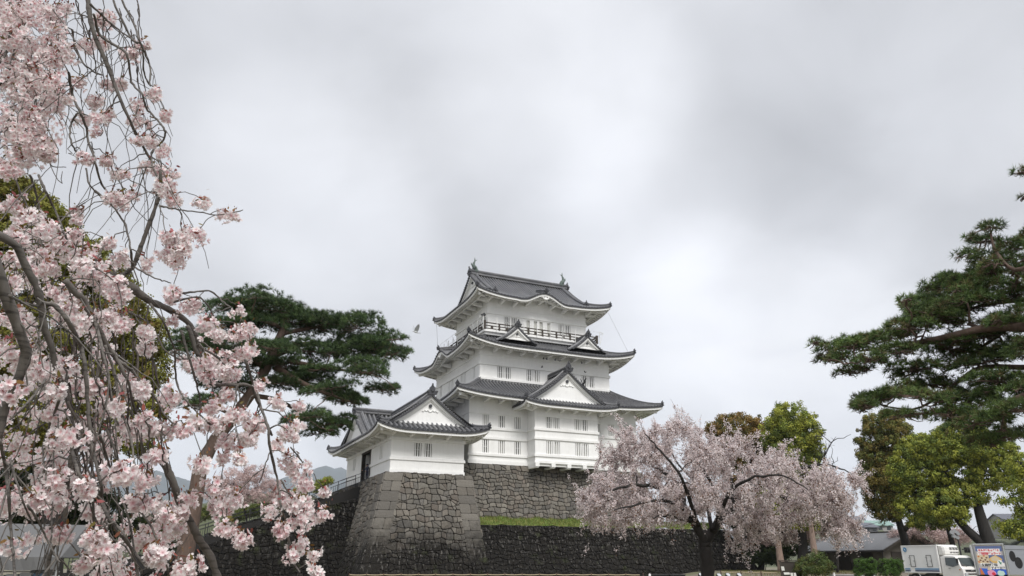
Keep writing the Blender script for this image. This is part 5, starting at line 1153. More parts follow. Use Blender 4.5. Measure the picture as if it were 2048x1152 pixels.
# middle cherry tree on the right
mc = empty('cherry_tree', (0, 0, 0), 0, 'dark trunked cherry tree full of pink blossom in front of the castle walls', 'cherry tree')
T = Tree(88); rng = T.rng; D = 30.0
MLm = [([(1423, 1215, 0), (1416, 1150, 0), (1412, 1105, 0), (1409, 1078, 0)], .27, .22), ([(1410, 1085, 0), (1398, 1062, -.2), (1386, 1041, -.4), (1372, 1022, -.6), (1358, 1008, -.8), (1343, 985, -1.0), (1313, 974, -1.4), (1276, 970, -1.8), (1236, 976, -2.2), (1205, 990, -2.4)], .18, .03),
       ([(1409, 1082, 0), (1426, 1060, .3), (1447, 1032, .6), (1462, 1016, .9), (1490, 975, 1.2), (1520, 947, 1.6), (1566, 940, 2.0), (1612, 934, 2.2), (1650, 930, 2.4), (1680, 937, 2.5), (1712, 949, 2.6)], .20, .015), ([(1372, 1022, -.6), (1364, 985, .2), (1340, 955, .6), (1303, 931, 1.0), (1276, 925, 1.2), (1250, 934, 1.4)], .10, .02),
       ([(1447, 1032, .6), (1436, 1008, 0), (1428, 990, -.4), (1420, 960, -.8), (1395, 920, -1.0), (1400, 880, -1.2)], .11, .02), ([(1520, 947, 1.6), (1540, 965, 1.2), (1560, 985, .8), (1588, 1011, .4), (1618, 1026, .2), (1661, 1050, 0), (1716, 1083, 0)], .12, .012), ([(1455, 1040, .6), (1478, 1052, .2), (1505, 1060, -.2), (1540, 1064, -.4), (1575, 1062, -.6)], .07, .015),
       ([(1386, 1041, -.4), (1365, 1040, -1.2), (1340, 1030, -1.8), (1310, 1035, -2.2)], .09, .02), ([(1462, 1016, .9), (1465, 970, 1.8), (1450, 920, 2.4), (1462, 880, 2.6)], .09, .02), ([(1358, 1008, -.8), (1320, 1000, -2.4), (1270, 1010, -3.0), (1230, 1020, -3.2)], .08, .02), ([(1490, 975, 1.2), (1500, 930, .2), (1520, 890, -.4)], .11, .025),
       ([(1400, 1060, 0), (1380, 1000, -2), (1360, 950, -3), (1320, 900, -3.2), (1290, 870, -3.2)], .09, .02), ([(1430, 1055, 0), (1450, 1000, -2), (1490, 960, -3.2), (1560, 950, -3.6), (1620, 980, -3.8)], .09, .015), ([(1425, 1060, 0), (1400, 980, 2.5), (1350, 920, 3.5), (1330, 870, 3.8)], .09, .015), ([(1300, 930, 1.0), (1240, 915, 1.0), (1200, 930, 1.0)], .04, .012)]
for pl, r0, r1 in MLm: T.limb(smooth_path([at(x, y, D + d) for x, y, d in pl], len(pl) * 4) + rng.normal(size=(len(pl) * 4, 3)) * .02, r0, r1, 9, True, .04)
CR = [(1250, 880, 34, 20, 1), (1280, 860, 40, 22, 1), (1330, 860, 44, 26, 2), (1375, 868, 44, 28, 2), (1420, 880, 44, 26, 2), (1300, 895, 60, 24, 2), (1230, 905, 34, 16, 1), (1370, 905, 70, 26, 3), (1450, 905, 60, 26, 3), (1510, 915, 50, 26, 3), (1560, 930, 48, 26, 2), (1600, 950, 44, 26, 2), (1640, 945, 30, 18, 1), (1650, 980, 40, 22, 1.5), (1630, 1010, 44, 24, 1.5), (1665, 1020, 34, 22, 1), (1690, 1055, 24, 18, .8),
      (1660, 1060, 34, 20, 1), (1600, 1030, 44, 24, 1.5), (1570, 990, 50, 30, 2.5), (1510, 965, 60, 34, 3), (1440, 950, 60, 34, 3.5), (1370, 950, 60, 34, 3.5), (1310, 945, 54, 28, 3), (1255, 950, 44, 22, 2), (1215, 965, 34, 20, 1.5), (1190, 990, 26, 22, 1.5), (1182, 1020, 22, 20, 1.5), (1215, 1020, 36, 24, 2), (1250, 1000, 48, 28, 2.5), (1290, 1005, 48, 28, 2.5), (1330, 1000, 50, 30, 3), (1280, 1035, 44, 18, 2),
      (1325, 1040, 40, 18, 2), (1225, 1045, 30, 8, 1.5), (1360, 1035, 26, 16, 2), (1480, 1010, 50, 26, 2.5), (1530, 1030, 44, 22, 2), (1500, 1055, 44, 18, 1.5), (1545, 1060, 30, 14, 1), (1475, 1075, 30, 12, 1), (1440, 990, 40, 26, 3), (1400, 1000, 30, 22, 3), (1710, 945, 14, 9, .5), (1370, 838, 20, 10, 1), (1470, 878, 22, 10, 1), (1200, 1045, 16, 9, 1)]
PP, NR = [], []; s = mpp(1430, 1000, D)
for (x, y, rx, ry, dz) in CR:
    y += 16 if y < 960 else (2 if y < 1020 else -8)
    for _ in range(int(5 + rx * ry / 190)):
        a, q = rng.uniform(0, 2 * math.pi), math.sqrt(rng.uniform(0, 1)); c = at(x + rx * q * math.cos(a), y + ry * q * math.sin(a), D + rng.uniform(-1, 1) * dz)
        p, r, dist = T.nearest(c, .15)
        if dist > .15:
            pth = bez(p, c, .16 * dist, 8, rng.normal(size=3) * .1 * dist, rng, .02); T.limb(pth, min(r * .5, .03), .008, 4, True)
            PP += list(pth[3:])
        out_ = (c - np.array(at(1430, 1000, D))); out_[2] *= .3; out_ /= np.linalg.norm(out_) + 1e-6
        for _k in range(5):                                     # sprays: arching out, then down
            L_ = rng.uniform(.35, .95); dr = out_ * .5 + rng.normal(size=3) * .55; up = rng.random() < .35
            e = c + dr * L_ * .6 + np.array([0, 0, L_ * (.55 if up else -.55)]); pth = bez(c, e, .22 * L_ * (0 if up else 1), 7, None, rng, .015); T.limb(pth, .012, .004, 3, False)
            t_ = rng.uniform(0, 1, 26); i_ = (t_ * 5.99).astype(int); f_ = (t_ * 6 - i_)[:, None]; PP += list(pth[i_] * (1 - f_) + pth[i_ + 1] * f_ + rng.normal(size=(26, 3)) * .03)
T.b.build('branches', 'bark_dark', mc, smooth=True)
PP = np.array(PP); n = len(PP); per = 4; P = np.repeat(PP, per, 0) + rng.normal(size=(n * per, 3)) * .04; n = len(P)
pk = rng.uniform(0, 1, (n, 1)); K = np.array([.85, .79, .78]) * (1 - pk) + np.array([.74, .635, .63]) * pk; K = K * rng.uniform(.8, 1.08, (n, 1)); lf = rng.random(n) < .09; K[lf] = np.array([.22, .11, .06])
tv = np.array([[-.5, -.4, 0], [.5, -.4, .12], [.6, .3, -.05], [0, .7, .1], [-.6, .3, 0]]); V, F, C = scatter(P, rot_frames(n, rng), .034 * rng.uniform(.7, 1.3, n), tv, [np.array([[0, 1, 2, 3, 4]])], K)
arr_mesh('blossoms', V, F, 'petal', mc, C); print('mid cherry petals', n)
# ================================================================ ground, hills, far buildings
g = NG('ground_earth'); n1 = g.noise(.12, 5, .6); n2 = g.noise(3, 5, .7)
c = g.mix(g.ramp(n1, [(.45, 0.), (.55, 1.)]), (.17, .14, .11), (.11, .12, .05)); c = g.mix(g.ramp(n2, [(.3, 0.), (.8, .5)]), c, (.22, .19, .15)); g.set('Base Color', c); g.set('Roughness', .95); g.bump(n2, .4, .03)
def gz(x, y):
    s = np.clip((y - 52) / 26, 0, 1) * np.clip((x - 14) / 8, 0, 1); return .75 * s * s * (3 - 2 * s)
xs = np.r_[-7000, -2000, -400, np.linspace(-90, 110, 81), 400, 2000, 7000]; ys = np.r_[-60, -20, np.linspace(0, 130, 66), 300, 900, 3000, 12000]
m = MB(); v = [(x, y, float(gz(x, y)) if (abs(x) < 111 and y < 131) else 0.) for y in ys for x in xs]; nx = len(xs)
m.add(v, [(j * nx + i, j * nx + i + 1, (j + 1) * nx + i + 1, (j + 1) * nx + i) for j in range(len(ys) - 1) for i in range(nx - 1)])
tag(m.build('ground', 'ground_earth', smooth=True), kind='structure')
rng = np.random.default_rng(9); n = 9000
P = np.array([at(rng.uniform(1440, 1800), 1125, rng.uniform(70, 92)) for _ in range(n)]); P[:, 2] = gz(P[:, 0], P[:, 1])
grass_blades('lawn_grass', P, .13, rng, np.array([(.12, .16, .04), (.16, .15, .05), (.20, .15, .08)]), label='short patchy lawn grass in front of the dark hedge')
def ridge(name, pts, D, col, depth, seed, kind='structure', rough=6):
    rng = np.random.default_rng(seed); g = NG(name + '_mat'); nz = g.noise(.012 if D > 1500 else .08, 6, .7); g.set('Base Color', g.mix(nz, tuple(x * .7 for x in col), tuple(x * 1.3 for x in col))); g.set('Roughness', 1.0)
    xs = np.arange(pts[0][0], pts[-1][0] + 1, 12 if D < 1500 else 16); hs = np.interp(xs, [p[0] for p in pts], [p[1] for p in pts])
    m = MB(); rows = 9; v = []
    for j in range(rows):
        t = j / (rows - 1); prof = math.sin(t * math.pi / 2)
        for x, y in zip(xs, hs):
            w = at(x, y, D); w0 = at(x, 1125, D); d = w0[:2] / np.linalg.norm(w0[:2]); p = w0[:2] - d * depth * (1 - t)
            v.append((p[0], p[1], max(-2, (w[2]) * prof + rng.normal() * rough * .12 * prof + rough * math.sin(x * .05 + j) * .15 * prof) - (2 if j == 0 else 0)))
    nx = len(xs)
    for x, y in zip(xs, hs): w = at(x, 1125, D + depth * .6); v.append((w[0], w[1], -2))
    m.add(v, [(j * nx + i, j * nx + i + 1, (j + 1) * nx + i + 1, (j + 1) * nx + i) for j in range(rows) for i in range(nx - 1)])
    return tag(m.build(name, name + '_mat', smooth=True), kind=kind)
ridge('mountains', [(-500, 1010), (100, 960), (290, 945), (340, 958), (400, 985), (470, 980), (540, 962), (590, 945), (640, 938), (700, 944), (760, 960), (900, 1010), (1300, 1060), (2500, 1080)], 5200, (.045, .06, .062), 1400, 1, rough=60)
ridge('green_hill', [(-300, 1060), (300, 1030), (420, 1000), (520, 990), (600, 995), (680, 1005), (900, 1070)], 330, (.075, .085, .04), 90, 2)
ridge('town_hill', [(1500, 1075), (1640, 1045), (1700, 1050), (1760, 1066), (1850, 1075), (2100, 1070), (2500, 1060)], 300, (.09, .10, .06), 80, 3)
# distant houses
plain('roof_slate', (.10, .105, .125), .6); plain('roof_teal', (.20, .30, .27), .6); plain('wall_grey', (.30, .29, .28), .8); plain('wall_dark', (.10, .10, .11), .8); plain('glass_dark', (.03, .035, .04), .2)
def house(name, label, px, py, D, w, d, h, rh, wall, roof, rz, group='houses on the distant hillside'):
    p = at(px, py, D); root = empty(name, (p[0], p[1], p[2]), rz, label, 'house', group)
    m = MB(); m.box(-w / 2, w / 2, -d / 2, d / 2, -2, h); m.add([(-w / 2, -d / 2, h), (-w / 2, d / 2, h), (-w / 2, 0, h + rh)], [(0, 1, 2)]); m.add([(w / 2, -d / 2, h), (w / 2, d / 2, h), (w / 2, 0, h + rh)], [(0, 1, 2)]); m.build('wall', wall, root)
    m = MB()
    for s in (-1, 1): m.hexa([(-w / 2 - .4, s * (d / 2 + .5), h - .25), (w / 2 + .4, s * (d / 2 + .5), h - .25), (-w / 2 - .4, 0, h + rh), (w / 2 + .4, 0, h + rh), (-w / 2 - .4, s * (d / 2 + .5), h - .05), (w / 2 + .4, s * (d / 2 + .5), h - .05), (-w / 2 - .4, 0, h + rh + .2), (w / 2 + .4, 0, h + rh + .2)])
    m.build('roof', roof, root)
    for k in range(3): m = MB(); x = -w / 2 + w * (k + .5) / 3; m.box(x - .7, x + .7, -d / 2 - .05, -d / 2 + .02, h * .35, h * .8); m.build('window', 'glass_dark', root)
house('hillside_house', 'dark grey house with slate roof on the far hillside', 1722, 1067, 270, 8, 6, 1.9, 1.2, 'wall_dark', 'roof_slate', .3)
house('hillside_house', 'house with a pale teal roof right of the dark grey house', 1752, 1066, 290, 9, 6, 2.4, 1.4, 'wall_grey', 'roof_teal', .1)
house('hillside_house', 'brownish house highest up beside the cherry branch tips', 1706, 1056, 300, 7, 6, 2.6, 1.2, 'wall_grey', 'roof_slate', -.2)
house('hillside_house', 'pale house behind the light green tree at the far right', 2022, 1062, 260, 8, 6, 3, 1.4, 'wall_grey', 'roof_slate', .1)
# ---- low building with grey roof
plain('hut_roof', (.135, .137, .143), .55, scale=1.2, var=.18); plain('hut_wall', (.16, .145, .12), .85, scale=2); plain('hut_base', (.07, .065, .06), .85)
hp = at(1765, 1098, 92); HW, HL = 9.6, 11.7
hut = empty('storehouse', (hp[0], hp[1], .7), CROT, 'low dark building with a wide grey gabled roof behind the hedges', 'building')
# local: x = gable direction (right), y = length (away); corner post at origin
m = MB(); m.box(.9, HW - .9, .9, HL - .9, .9, 2.3); m.add([(.9, .9, 2.3), (HW - .9, .9, 2.3), (HW / 2, .9, 3.8)], [(0, 1, 2)]); m.add([(.9, HL - .9, 2.3), (HW - .9, HL - .9, 2.3), (HW / 2, HL - .9, 3.8)], [(0, 1, 2)]); m.build('wall', 'hut_wall', hut)
m = MB(); m.box(.88, HW - .88, .88, HL - .88, -.2, .9); m.build('wall_base', 'hut_base', hut)
m = MB()
for s in (0, 1):
    X = lambda x: x if s == 0 else HW - x
    m.hexa([(X(-.1), -.1, 2.02), (X(HW / 2), -.1, 4.0), (X(-.1), HL + .1, 2.02), (X(HW / 2), HL + .1, 4.0), (X(-.1), -.1, 2.16), (X(HW / 2), -.1, 4.09), (X(-.1), HL + .1, 2.16), (X(HW / 2), HL + .1, 4.09)])
rf = m.build('roof', 'hut_roof', hut)
m = MB()
for s in (0, 1):
    X = lambda x: x if s == 0 else HW - x
    m.beam((X(-.12), -.14, 2.0), (X(HW / 2), -.14, 3.93), .07, .2); m.beam((X(-.1), -.1, 1.98), (X(-.1), HL + .1, 1.98), .08, .12)
m.beam((HW / 2, -.15, 4.12), (HW / 2, HL + .15, 4.12), .3, .1); m.build('barge_board', 'timber_dark', rf)
for i, y in enumerate((2.2, 5.2, 8.6)):
    m = MB(); m.box(.82, .9, y, y + 1.5, 0, 2.0); d = m.build('door', 'timber_dark', hut); 
    for yy in (y - .08, y + 1.5): m = MB(); m.box(.78, .82, yy, yy + .08, 0, 2.1); m.build('door_post', 'timber_brown', d)
m = MB(); m.box(2.2, 4.0, .84, .9, .2, 2.0); m.build('door', 'timber_dark', hut)
m = MB(); m.tube([(.55, .55, 0), (.55, .55, 2.1)], .05, 6); m.build('downpipe', 'iron', hut)
# ---- utility wires over the far houses
m = MB()
for dy in (0, 14):
    a, b = at(1640, 1070 + dy, 150), at(1800, 1030 + dy, 120); m.tube(bez(a, b, -.6, 12), .03, 4)
tag(m.build('overhead_wires', 'iron'), 'two thin overhead wires above the far houses right of the cherry tree', 'wires')

# ================================================================ vehicles
plain('truck_white', (.78, .78, .77), .35, var=.04, scale=1.5); plain('truck_cab', (.72, .71, .68), .3, var=.05); plain('rubber', (.02, .02, .02), .8); plain('chassis', (.03, .03, .032), .6); plain('steel', (.45, .46, .46), .35, metal=.7)
plain('stripe_blue', (.05, .22, .42), .4); plain('stripe_navy', (.015, .03, .12), .4); plain('lamp_glass', (.42, .44, .45), .15); plain('grey_body', (.27, .285, .31), .45, var=.06); plain('black_paint', (.008, .008, .009), .75); plain('amber', (.5, .18, .02), .3)
g = NG('windscreen'); g.set('Base Color', (.05, .065, .065)); g.set('Roughness', .06); g.set('Specular IOR Level', .8)
RZT = CROT + math.radians(180)         # trucks point towards us along the castle axis; local +y = backwards
def wheel(parent, x, y, r=.38, z=0.0):
    for s in (x,):
        m = MB(); m.tube([(s - .13, y, r + z), (s + .13, y, r + z)], r, 18); w = m.build('wheel', 'rubber', parent)
        m = MB(); m.tube([(s - .14, y, r + z), (s + .14, y, r + z)], r * .55, 14); m.build('rim', 'steel', w)
tp = at(1879, 1125, 66)
truck = empty('refrigerated_truck', (tp[0], tp[1], .08), CROT, 'white refrigerated box truck with blue stripes parked before the grey roofed building', 'truck')
# local x: to our right, y: away; cab at y<0 (towards us), box behind; x from 0 (left side seen) to 1.85
BW, BL_ = 1.9, 3.0
m = MB(); m.box(0, BW, .05, BL_, .82, 2.72)
m.box(-.03, .03, .02, .1, .8, 2.74); m.box(-.03, .03, BL_ - .05, BL_ + .03, .8, 2.74); m.box(-.03, BW + .03, 0, .06, 2.68, 2.75); m.box(-.035, .0, .05, BL_, 2.66, 2.74); m.box(-.035, 0, .05, BL_, .8, .88)
body = m.build('cargo_box', 'truck_white', truck)
for y in (2.4, 1.0):
    m = MB(); y1 = y - .42
    for (a, b, c_, d) in ((y1, y, 1.22, 1.25), (y1, y, 2.0, 2.03), (y1, y1 + .03, 1.22, 2.03), (y - .03, y, 1.22, 2.03)): m.box(-.05, -.036, a, b, c_, d)
    h = m.build('side_hatch', 'black_paint', body); m = MB()
    for z in (1.35, 1.85): m.box(-.07, -.04, y - .06, y + .08, z, z + .05)
    m.box(-.07, -.04, y1 + .02, y1 + .14, 1.6, 1.65); m.build('latch', 'steel', h)
for (z0, z1, mt) in ((1.06, 1.11, 'stripe_blue'), (1.01, 1.035, 'stripe_blue'), (.90, .97, 'stripe_navy')):
    m = MB(); m.box(-.045, -.036, 2.5, 2.95, z0, z1); m.box(-.045, -.036, .1, 2.1, z0, z1); m.build('stripe', mt, body)
m = MB(); m.prism([(.16 * math.cos(a), .16 * math.sin(a)) for a in np.linspace(0, 2 * math.pi, 15)[:-1]], 0, .01, lambda u, w, e: (-.04 - e, 2.7 + u, 2.44 + w)); m.prism([(.0, .1), (-.07, .02), (.0, -.1), (.07, .02)], .01, .018, lambda u, w, e: (-.04 - e, 2.7 + u, 2.44 + w)); bd = m.build('round_emblem', 'stripe_blue', body)
m = MB(); m.prism([(-.08, -.06), (.02, -.02), (.08, .07), (.0, .05)], .012, .02, lambda u, w, e: (-.041 - e, 2.7 + u, 2.44 + w)); m.build('emblem_mark', 'truck_white', bd)
# refrigeration unit
m = MB(); pr = [(.0, 2.0), (-.3, 2.02), (-.42, 2.12), (-.45, 2.3), (-.42, 2.56), (-.3, 2.7), (.0, 2.72)]
v = []
for x, sh in ((.12, .82), (.2, 1), (BW - .2, 1), (BW - .12, .82)):
    cz = 2.36; v += [(x, y * (1 if sh == 1 else .7), cz + (z - cz) * (1 if sh == 1 else .85)) for y, z in pr]
k = len(pr); m.add(v, [(i * k + j, i * k + j + 1, (i + 1) * k + j + 1, (i + 1) * k + j) for i in range(3) for j in range(k - 1)] + [tuple(range(k)), tuple(3 * k + j for j in range(k))])
fu = m.build('cooling_unit', 'truck_cab', truck); m = MB()
for z in (2.52, 2.42, 2.2):
    for x0 in (.75, 1.08, 1.4): m.box(x0, x0 + .24, -.475, -.42, z, z + .045)
m.build('vent_slot', 'black_paint', fu)
# cab: shaped profile along y (side view), width BW*.92
cx0, cx1 = .06, 1.76
side = [(-.05, .45), (-.05, 1.95), (-.35, 2.03), (-1.1, 2.0), (-1.3, 1.9), (-1.62, 1.22), (-1.70, 1.1), (-1.74, .8), (-1.72, .45)]
m = MB(); k = len(side); v = []
for x, ins in ((cx0, .06), (cx0 + .1, 0), (cx1 - .1, 0), (cx1, .06)): v += [(x + (0 if z < 1.3 else (.05 if x < 1 else -.05) * (z - 1.3) / .7), y + (ins if y < -1 else 0), z - (ins if z > 1.9 else 0)) for y, z in side]
m.add(v, [(i * k + j, i * k + (j + 1) % k, (i + 1) * k + (j + 1) % k, (i + 1) * k + j) for i in range(3) for j in range(k)] + [tuple(range(k)), tuple(3 * k + j for j in range(k))])
cab = m.build('cab', 'truck_cab', truck)
lp = lambda a, b, t: tuple(np.array(a) + (np.array(b) - np.array(a)) * t)
m = MB(); A_ = (-1.33, 1.84); B_2 = (-1.60, 1.28); off = (-.02, .012)
m.add([(cx0 + .16, A_[0] + off[0], A_[1]), (cx1 - .16, A_[0] + off[0], A_[1]), (cx1 - .05, B_2[0] + off[0], B_2[1]), (cx0 + .05, B_2[0] + off[0], B_2[1])], [(0, 1, 2, 3)]); ws = m.build('windscreen', 'windscreen', cab)
m = MB()
for a in (.5, 1.15): m.tube([(a, -1.645, 1.26), (a + .45, -1.60, 1.34)], .012, 4)
m.build('wiper', 'black_paint', ws)
m = MB(); m.add([(cx0 - .012 + .045, -.42, 1.86), (cx0 - .012 + .045, -1.22, 1.84), (cx0 - .008, -1.45, 1.36), (cx0 - .008, -.95, 1.22), (cx0 - .008, -.42, 1.34)], [(0, 1, 2, 3, 4)]); m.build('side_window', 'windscreen', cab)
m = MB(); m.box(cx0 + .2, cx1 - .2, -1.775, -1.70, .92, 1.04); m.box(cx0 + .35, cx1 - .35, -1.785, -1.72, .72, .8); gr = m.build('grille', 'black_paint', cab); m = MB(); m.tube([(.77, -1.79, .98), (.92, -1.8, 1.01), (1.07, -1.79, .98)], .018, 5); m.build('badge', 'steel', gr)
for x in (cx0 + .06, cx1 - .34): m = MB(); m.box(x, x + .28, -1.785, -1.7, .62, .82); m.build('headlight', 'lamp_glass', cab)
m = MB(); m.box(cx0, cx1, -1.82, -1.7, .4, .58); m.build('bumper', 'truck_cab', cab)
m = MB(); m.box(cx0 - .02, cx0, -.75, -.6, 1.12, 1.15); m.build('door_handle', 'black_paint', cab)
m = MB(); m.box(cx0 - .014, cx0 - .004, -1.5, -1.4, 1.0, 1.07); m.build('indicator', 'amber', cab)
for x, s in ((cx0 - .2, -1), (cx1 + .08, 1)): m = MB(); m.box(x, x + .14, -1.5, -1.42, 1.45, 1.8); m.tube([(x + .07, -1.46, 1.6), (cx0 + .05 if s < 0 else cx1 - .05, -1.35, 1.55)], .015, 4); m.build('mirror', 'black_paint', cab)
m = MB(); m.box(.3, .5, -1.6, BL_, .5, .68); m.box(1.35, 1.55, -1.6, BL_, .5, .68); m.box(.1, .45, .5, 1.2, .45, .8); m.box(.1, BW - .1, BL_ - .1, BL_, .3, .42); m.build('chassis', 'chassis', truck)
for y in (-1.0, 2.3): wheel(truck, .2, y); wheel(truck, BW - .25, y)
m = MB(); m.tube([(.02, 2.85, .55), (.02, 2.7, .8), (.02, 2.3, .9), (.02, 1.9, .8), (.02, 1.75, .55)], .03, 5); m.build('mudguard', 'truck_white', truck)

# ---- second vehicle: food truck with banner on the end facing us
kp = at(1949, 1125, 66.0)
ft = empty('food_truck', (kp[0], kp[1], .30), math.radians(-27), 'grey box food truck with a colourful gelato banner on its end', 'truck')
FW = 1.98
m = MB(); m.box(0, FW, 0, .12, .5, 2.5); m.box(-.02, 0.2, 0, 2.0, .5, 2.5); m.build('end_wall', 'truck_white', ft)
m = MB(); m.box(0.2, FW, .12, 5.2, .5, 2.44); bx = m.build('box_body', 'grey_body', ft)
m = MB()
for x in (.14, FW - .06): m.tube([(x, -.04, .45), (x, -.04, 2.52)], .045, 8)
m.tube([(.1, -.04, 2.52), (FW, -.04, 2.52)], .045, 8); m.tube([(FW, -.04, 2.52), (FW, 5.2, 2.47)], .04, 6); m.build('edge_frame', 'steel', ft)
# right side panel, angled like an opened flap so that the black shapes face us
m = MB(); m.add([(FW + .04, 0, .5), (FW + 1.6, .55, .5), (FW + 1.6, .55, 2.4), (FW + .04, 0, 2.46), (FW + .04, .08, .5), (FW + 1.6, .63, .5), (FW + 1.6, .63, 2.4), (FW + .04, .08, 2.46)], [(0, 1, 2, 3), (4, 7, 6, 5), (3, 2, 6, 7), (0, 3, 7, 4), (1, 5, 6, 2)]); sp_ = m.build('side_panel', 'grey_body', ft)
dv = np.array([1.56, .55]) / np.hypot(1.56, .55); nv = np.array([dv[1], -dv[0]])
spf = lambda u, w, e: (FW + .04 + dv[0] * u + nv[0] * e, dv[1] * u + nv[1] * e, w)
m = MB()
for (u, w, ru, rw_) in ((.40, 1.72, .2, .36), (.72, 1.28, .25, .38)): m.prism([(u + ru * math.cos(a), w + rw_ * math.sin(a) + .0) for a in np.linspace(0, 2 * math.pi, 29)[:-1]], .004, .012, spf)
m.prism([(.3, 1.6), (.52, 1.7), (.85, 1.45), (.6, 1.2)], .004, .011, spf); m.build('black_shape', 'black_paint', sp_)
m = MB(); m.prism([(0, 2.16), (1.6, 2.13), (1.6, 2.15), (0, 2.18)], .004, .01, spf); m.build('seam', 'black_paint', sp_)
for y in (1.0, 4.2): wheel(ft, .3, y, .36, -.3); wheel(ft, FW - .2, y, .36, -.3)
m = MB(); m.box(.1, FW - .1, .1, 5.0, .3, .5); m.build('chassis', 'chassis', ft)
# banner, lettering
def flat(name, cols): pass
BXm = lambda u, w, e: (.2 + u, -.012 - e, .5 + w)        # banner area 1.68 wide, 1.92 high
BWd, BHt = 1.66, 1.93
def bcol(name, col): return plain(name, col, .5, var=.06)
for nm, c_ in (('print_sky', (.10, .14, .30)), ('print_cream', (.62, .52, .36)), ('print_gold', (.65, .42, .14)), ('print_brown', (.16, .07, .045)), ('print_blue', (.03, .12, .55)), ('print_pink', (.72, .30, .45)), ('print_mint', (.50, .68, .60)), ('print_white', (.80, .80, .78)), ('print_red', (.62, .03, .06)), ('print_green', (.03, .22, .12)), ('print_orange', (.55, .17, .05)), ('print_grey', (.42, .40, .40)), ('print_black', (.02, .02, .022))): bcol(nm, c_)
m = MB(); m.prism([(0, 0), (BWd, 0), (BWd, BHt), (0, BHt)], 0, .006, BXm); ban = m.build('banner', 'print_grey', ft)
def patch(pts, mat, lay, name='banner_print'): m = MB(); m.prism(pts, .006 + .002 * lay, .008 + .002 * lay, BXm); return m.build(name, mat, ban)
def blob(cx_, cy_, rx, ry, n=18, seed=0, j=.08):
    r = np.random.default_rng(seed); return [(cx_ + rx * math.cos(a) * (1 + r.normal() * j), cy_ + ry * math.sin(a) * (1 + r.normal() * j)) for a in np.linspace(0, 2 * math.pi, n, endpoint=False)]
patch([(.02, 1.55), (BWd - .02, 1.55), (BWd - .02, 1.9), (.02, 1.9)], 'print_sky', 0)
patch([(.02, .72), (.75, .72), (.75, 1.36), (.02, 1.36)], 'print_cream', 0); patch([(.7, .8), (1.64, .8), (1.64, 1.28), (.75, 1.36)], 'print_sky', 0); patch(blob(1.12, 1.0, .36, .24, seed=3), 'print_gold', 1); patch(blob(1.1, 1.03, .26, .16, seed=4), 'print_cream', 2)
for i, (a, b) in enumerate(((.12, 1.2), (.3, 1.1), (.2, .95), (.45, 1.25), (.5, .98), (.36, .88), (.1, .84), (.6, 1.12), (.62, .86))): patch(blob(a, b, .07, .055, 9, i), 'print_brown' if i % 3 else 'print_orange', 1)
patch([(.02, 0), (BWd - .02, 0), (BWd - .02, .34), (.02, .42)], 'print_blue', 0); patch([(.05, .0), (.3, .0), (.14, .4), (.05, .42)], 'print_orange', 1); patch(blob(.72, .1, .28, .2, seed=7), 'print_pink', 1); patch(blob(.85, .05, .12, .1, seed=8), 'print_red', 2); patch(blob(1.3, .08, .24, .18, seed=9), 'print_mint', 1)
patch([(.5, .3), (.62, .55), (.8, .3)], 'print_cream', 1)
patch([(.16, 1.34), (1.46, 1.40), (1.5, 1.72), (.12, 1.72)], 'print_white', 2); patch([(.1, 1.3), (1.5, 1.3), (1.5, 1.52), (.1, 1.52)], 'print_white', 3)
patch([(.15, .56), (1.62, .56), (1.62, .75), (.15, .75)], 'print_white', 3); patch([(.72, .36), (1.62, .36), (1.62, .55), (.72, .55)], 'print_white', 3)
patch(blob(1.36, .80, .16, .17, 20, 1, 0), 'print_white', 4, 'emblem'); patch([(1.27, .9), (1.34, .72), (1.42, .66), (1.46, .86), (1.38, .8), (1.33, .92)], 'print_green', 6, 'emblem')
def text(body, x, y, size, mat, lay, name='lettering', wx=1.0, bold=.012):
    cu = bpy.data.curves.new(name, 'FONT'); cu.body = body; cu.size = 1; cu.offset = bold / size
    tmp = bpy.data.objects.new('tmp', cu); COL.objects.link(tmp); bpy.context.view_layer.update()
    me = bpy.data.meshes.new_from_object(tmp); bpy.data.objects.remove(tmp)
    co = np.zeros(len(me.vertices) * 3); me.vertices.foreach_get('co', co); co = co.reshape(-1, 3); w = co[:, 0].max()
    co2 = np.array([BXm(x + p[0] * wx / w, y + p[1] * size, .008 + .002 * lay) for p in co]); me.vertices.foreach_set('co', co2.ravel()); me.update(); me.materials.clear()
    o = obj_from(name, me, mat, ban); return o
text('ミルク感たっぷり!!', .17, 1.56, .165, 'print_red', 5, wx=1.25); text('牧場直営ジェラート', .14, 1.345, .165, 'print_red', 5, wx=1.38)
text('小田原牧場', .2, .58, .17, 'print_black', 5, wx=.98); text('アイス工房', .76, .375, .165, 'print_black', 5, wx=.84)
plain('lamp_housing', (.16, .165, .17), .5)
# floodlight mast between the trucks
fp = at(1925, 1125, 70); m_ = empty('floodlight_mast', (fp[0], fp[1], .2), .3, 'floodlight mast with a cluster of lamp heads between the two trucks', 'floodlight')
m = MB(); m.tube([(0, 0, 0), (0, 0, 3.0), (-.1, 0, 3.2)], .06, 8); m.build('pole', 'chassis', m_)
for k, (x, z) in enumerate(((-.75, 3.55), (-.45, 3.65), (-.2, 3.5), (-.62, 3.3), (-.3, 3.2))): m = MB(); m.tube([(x, -.1, z - .05), (x - .03, -.3, z + .02)], [.1, .17], 10); m.tube([(x, 0, z), (-.05, 0, 3.1)], .025, 4); m.build('lamp_head', 'lamp_housing', m_)
m = MB(); m.box(.5, .85, -.15, .1, 2.1, 2.5); m.box(.2, .5, -.1, 0, 2.3, 2.38); m.build('control_box', 'chassis', m_)

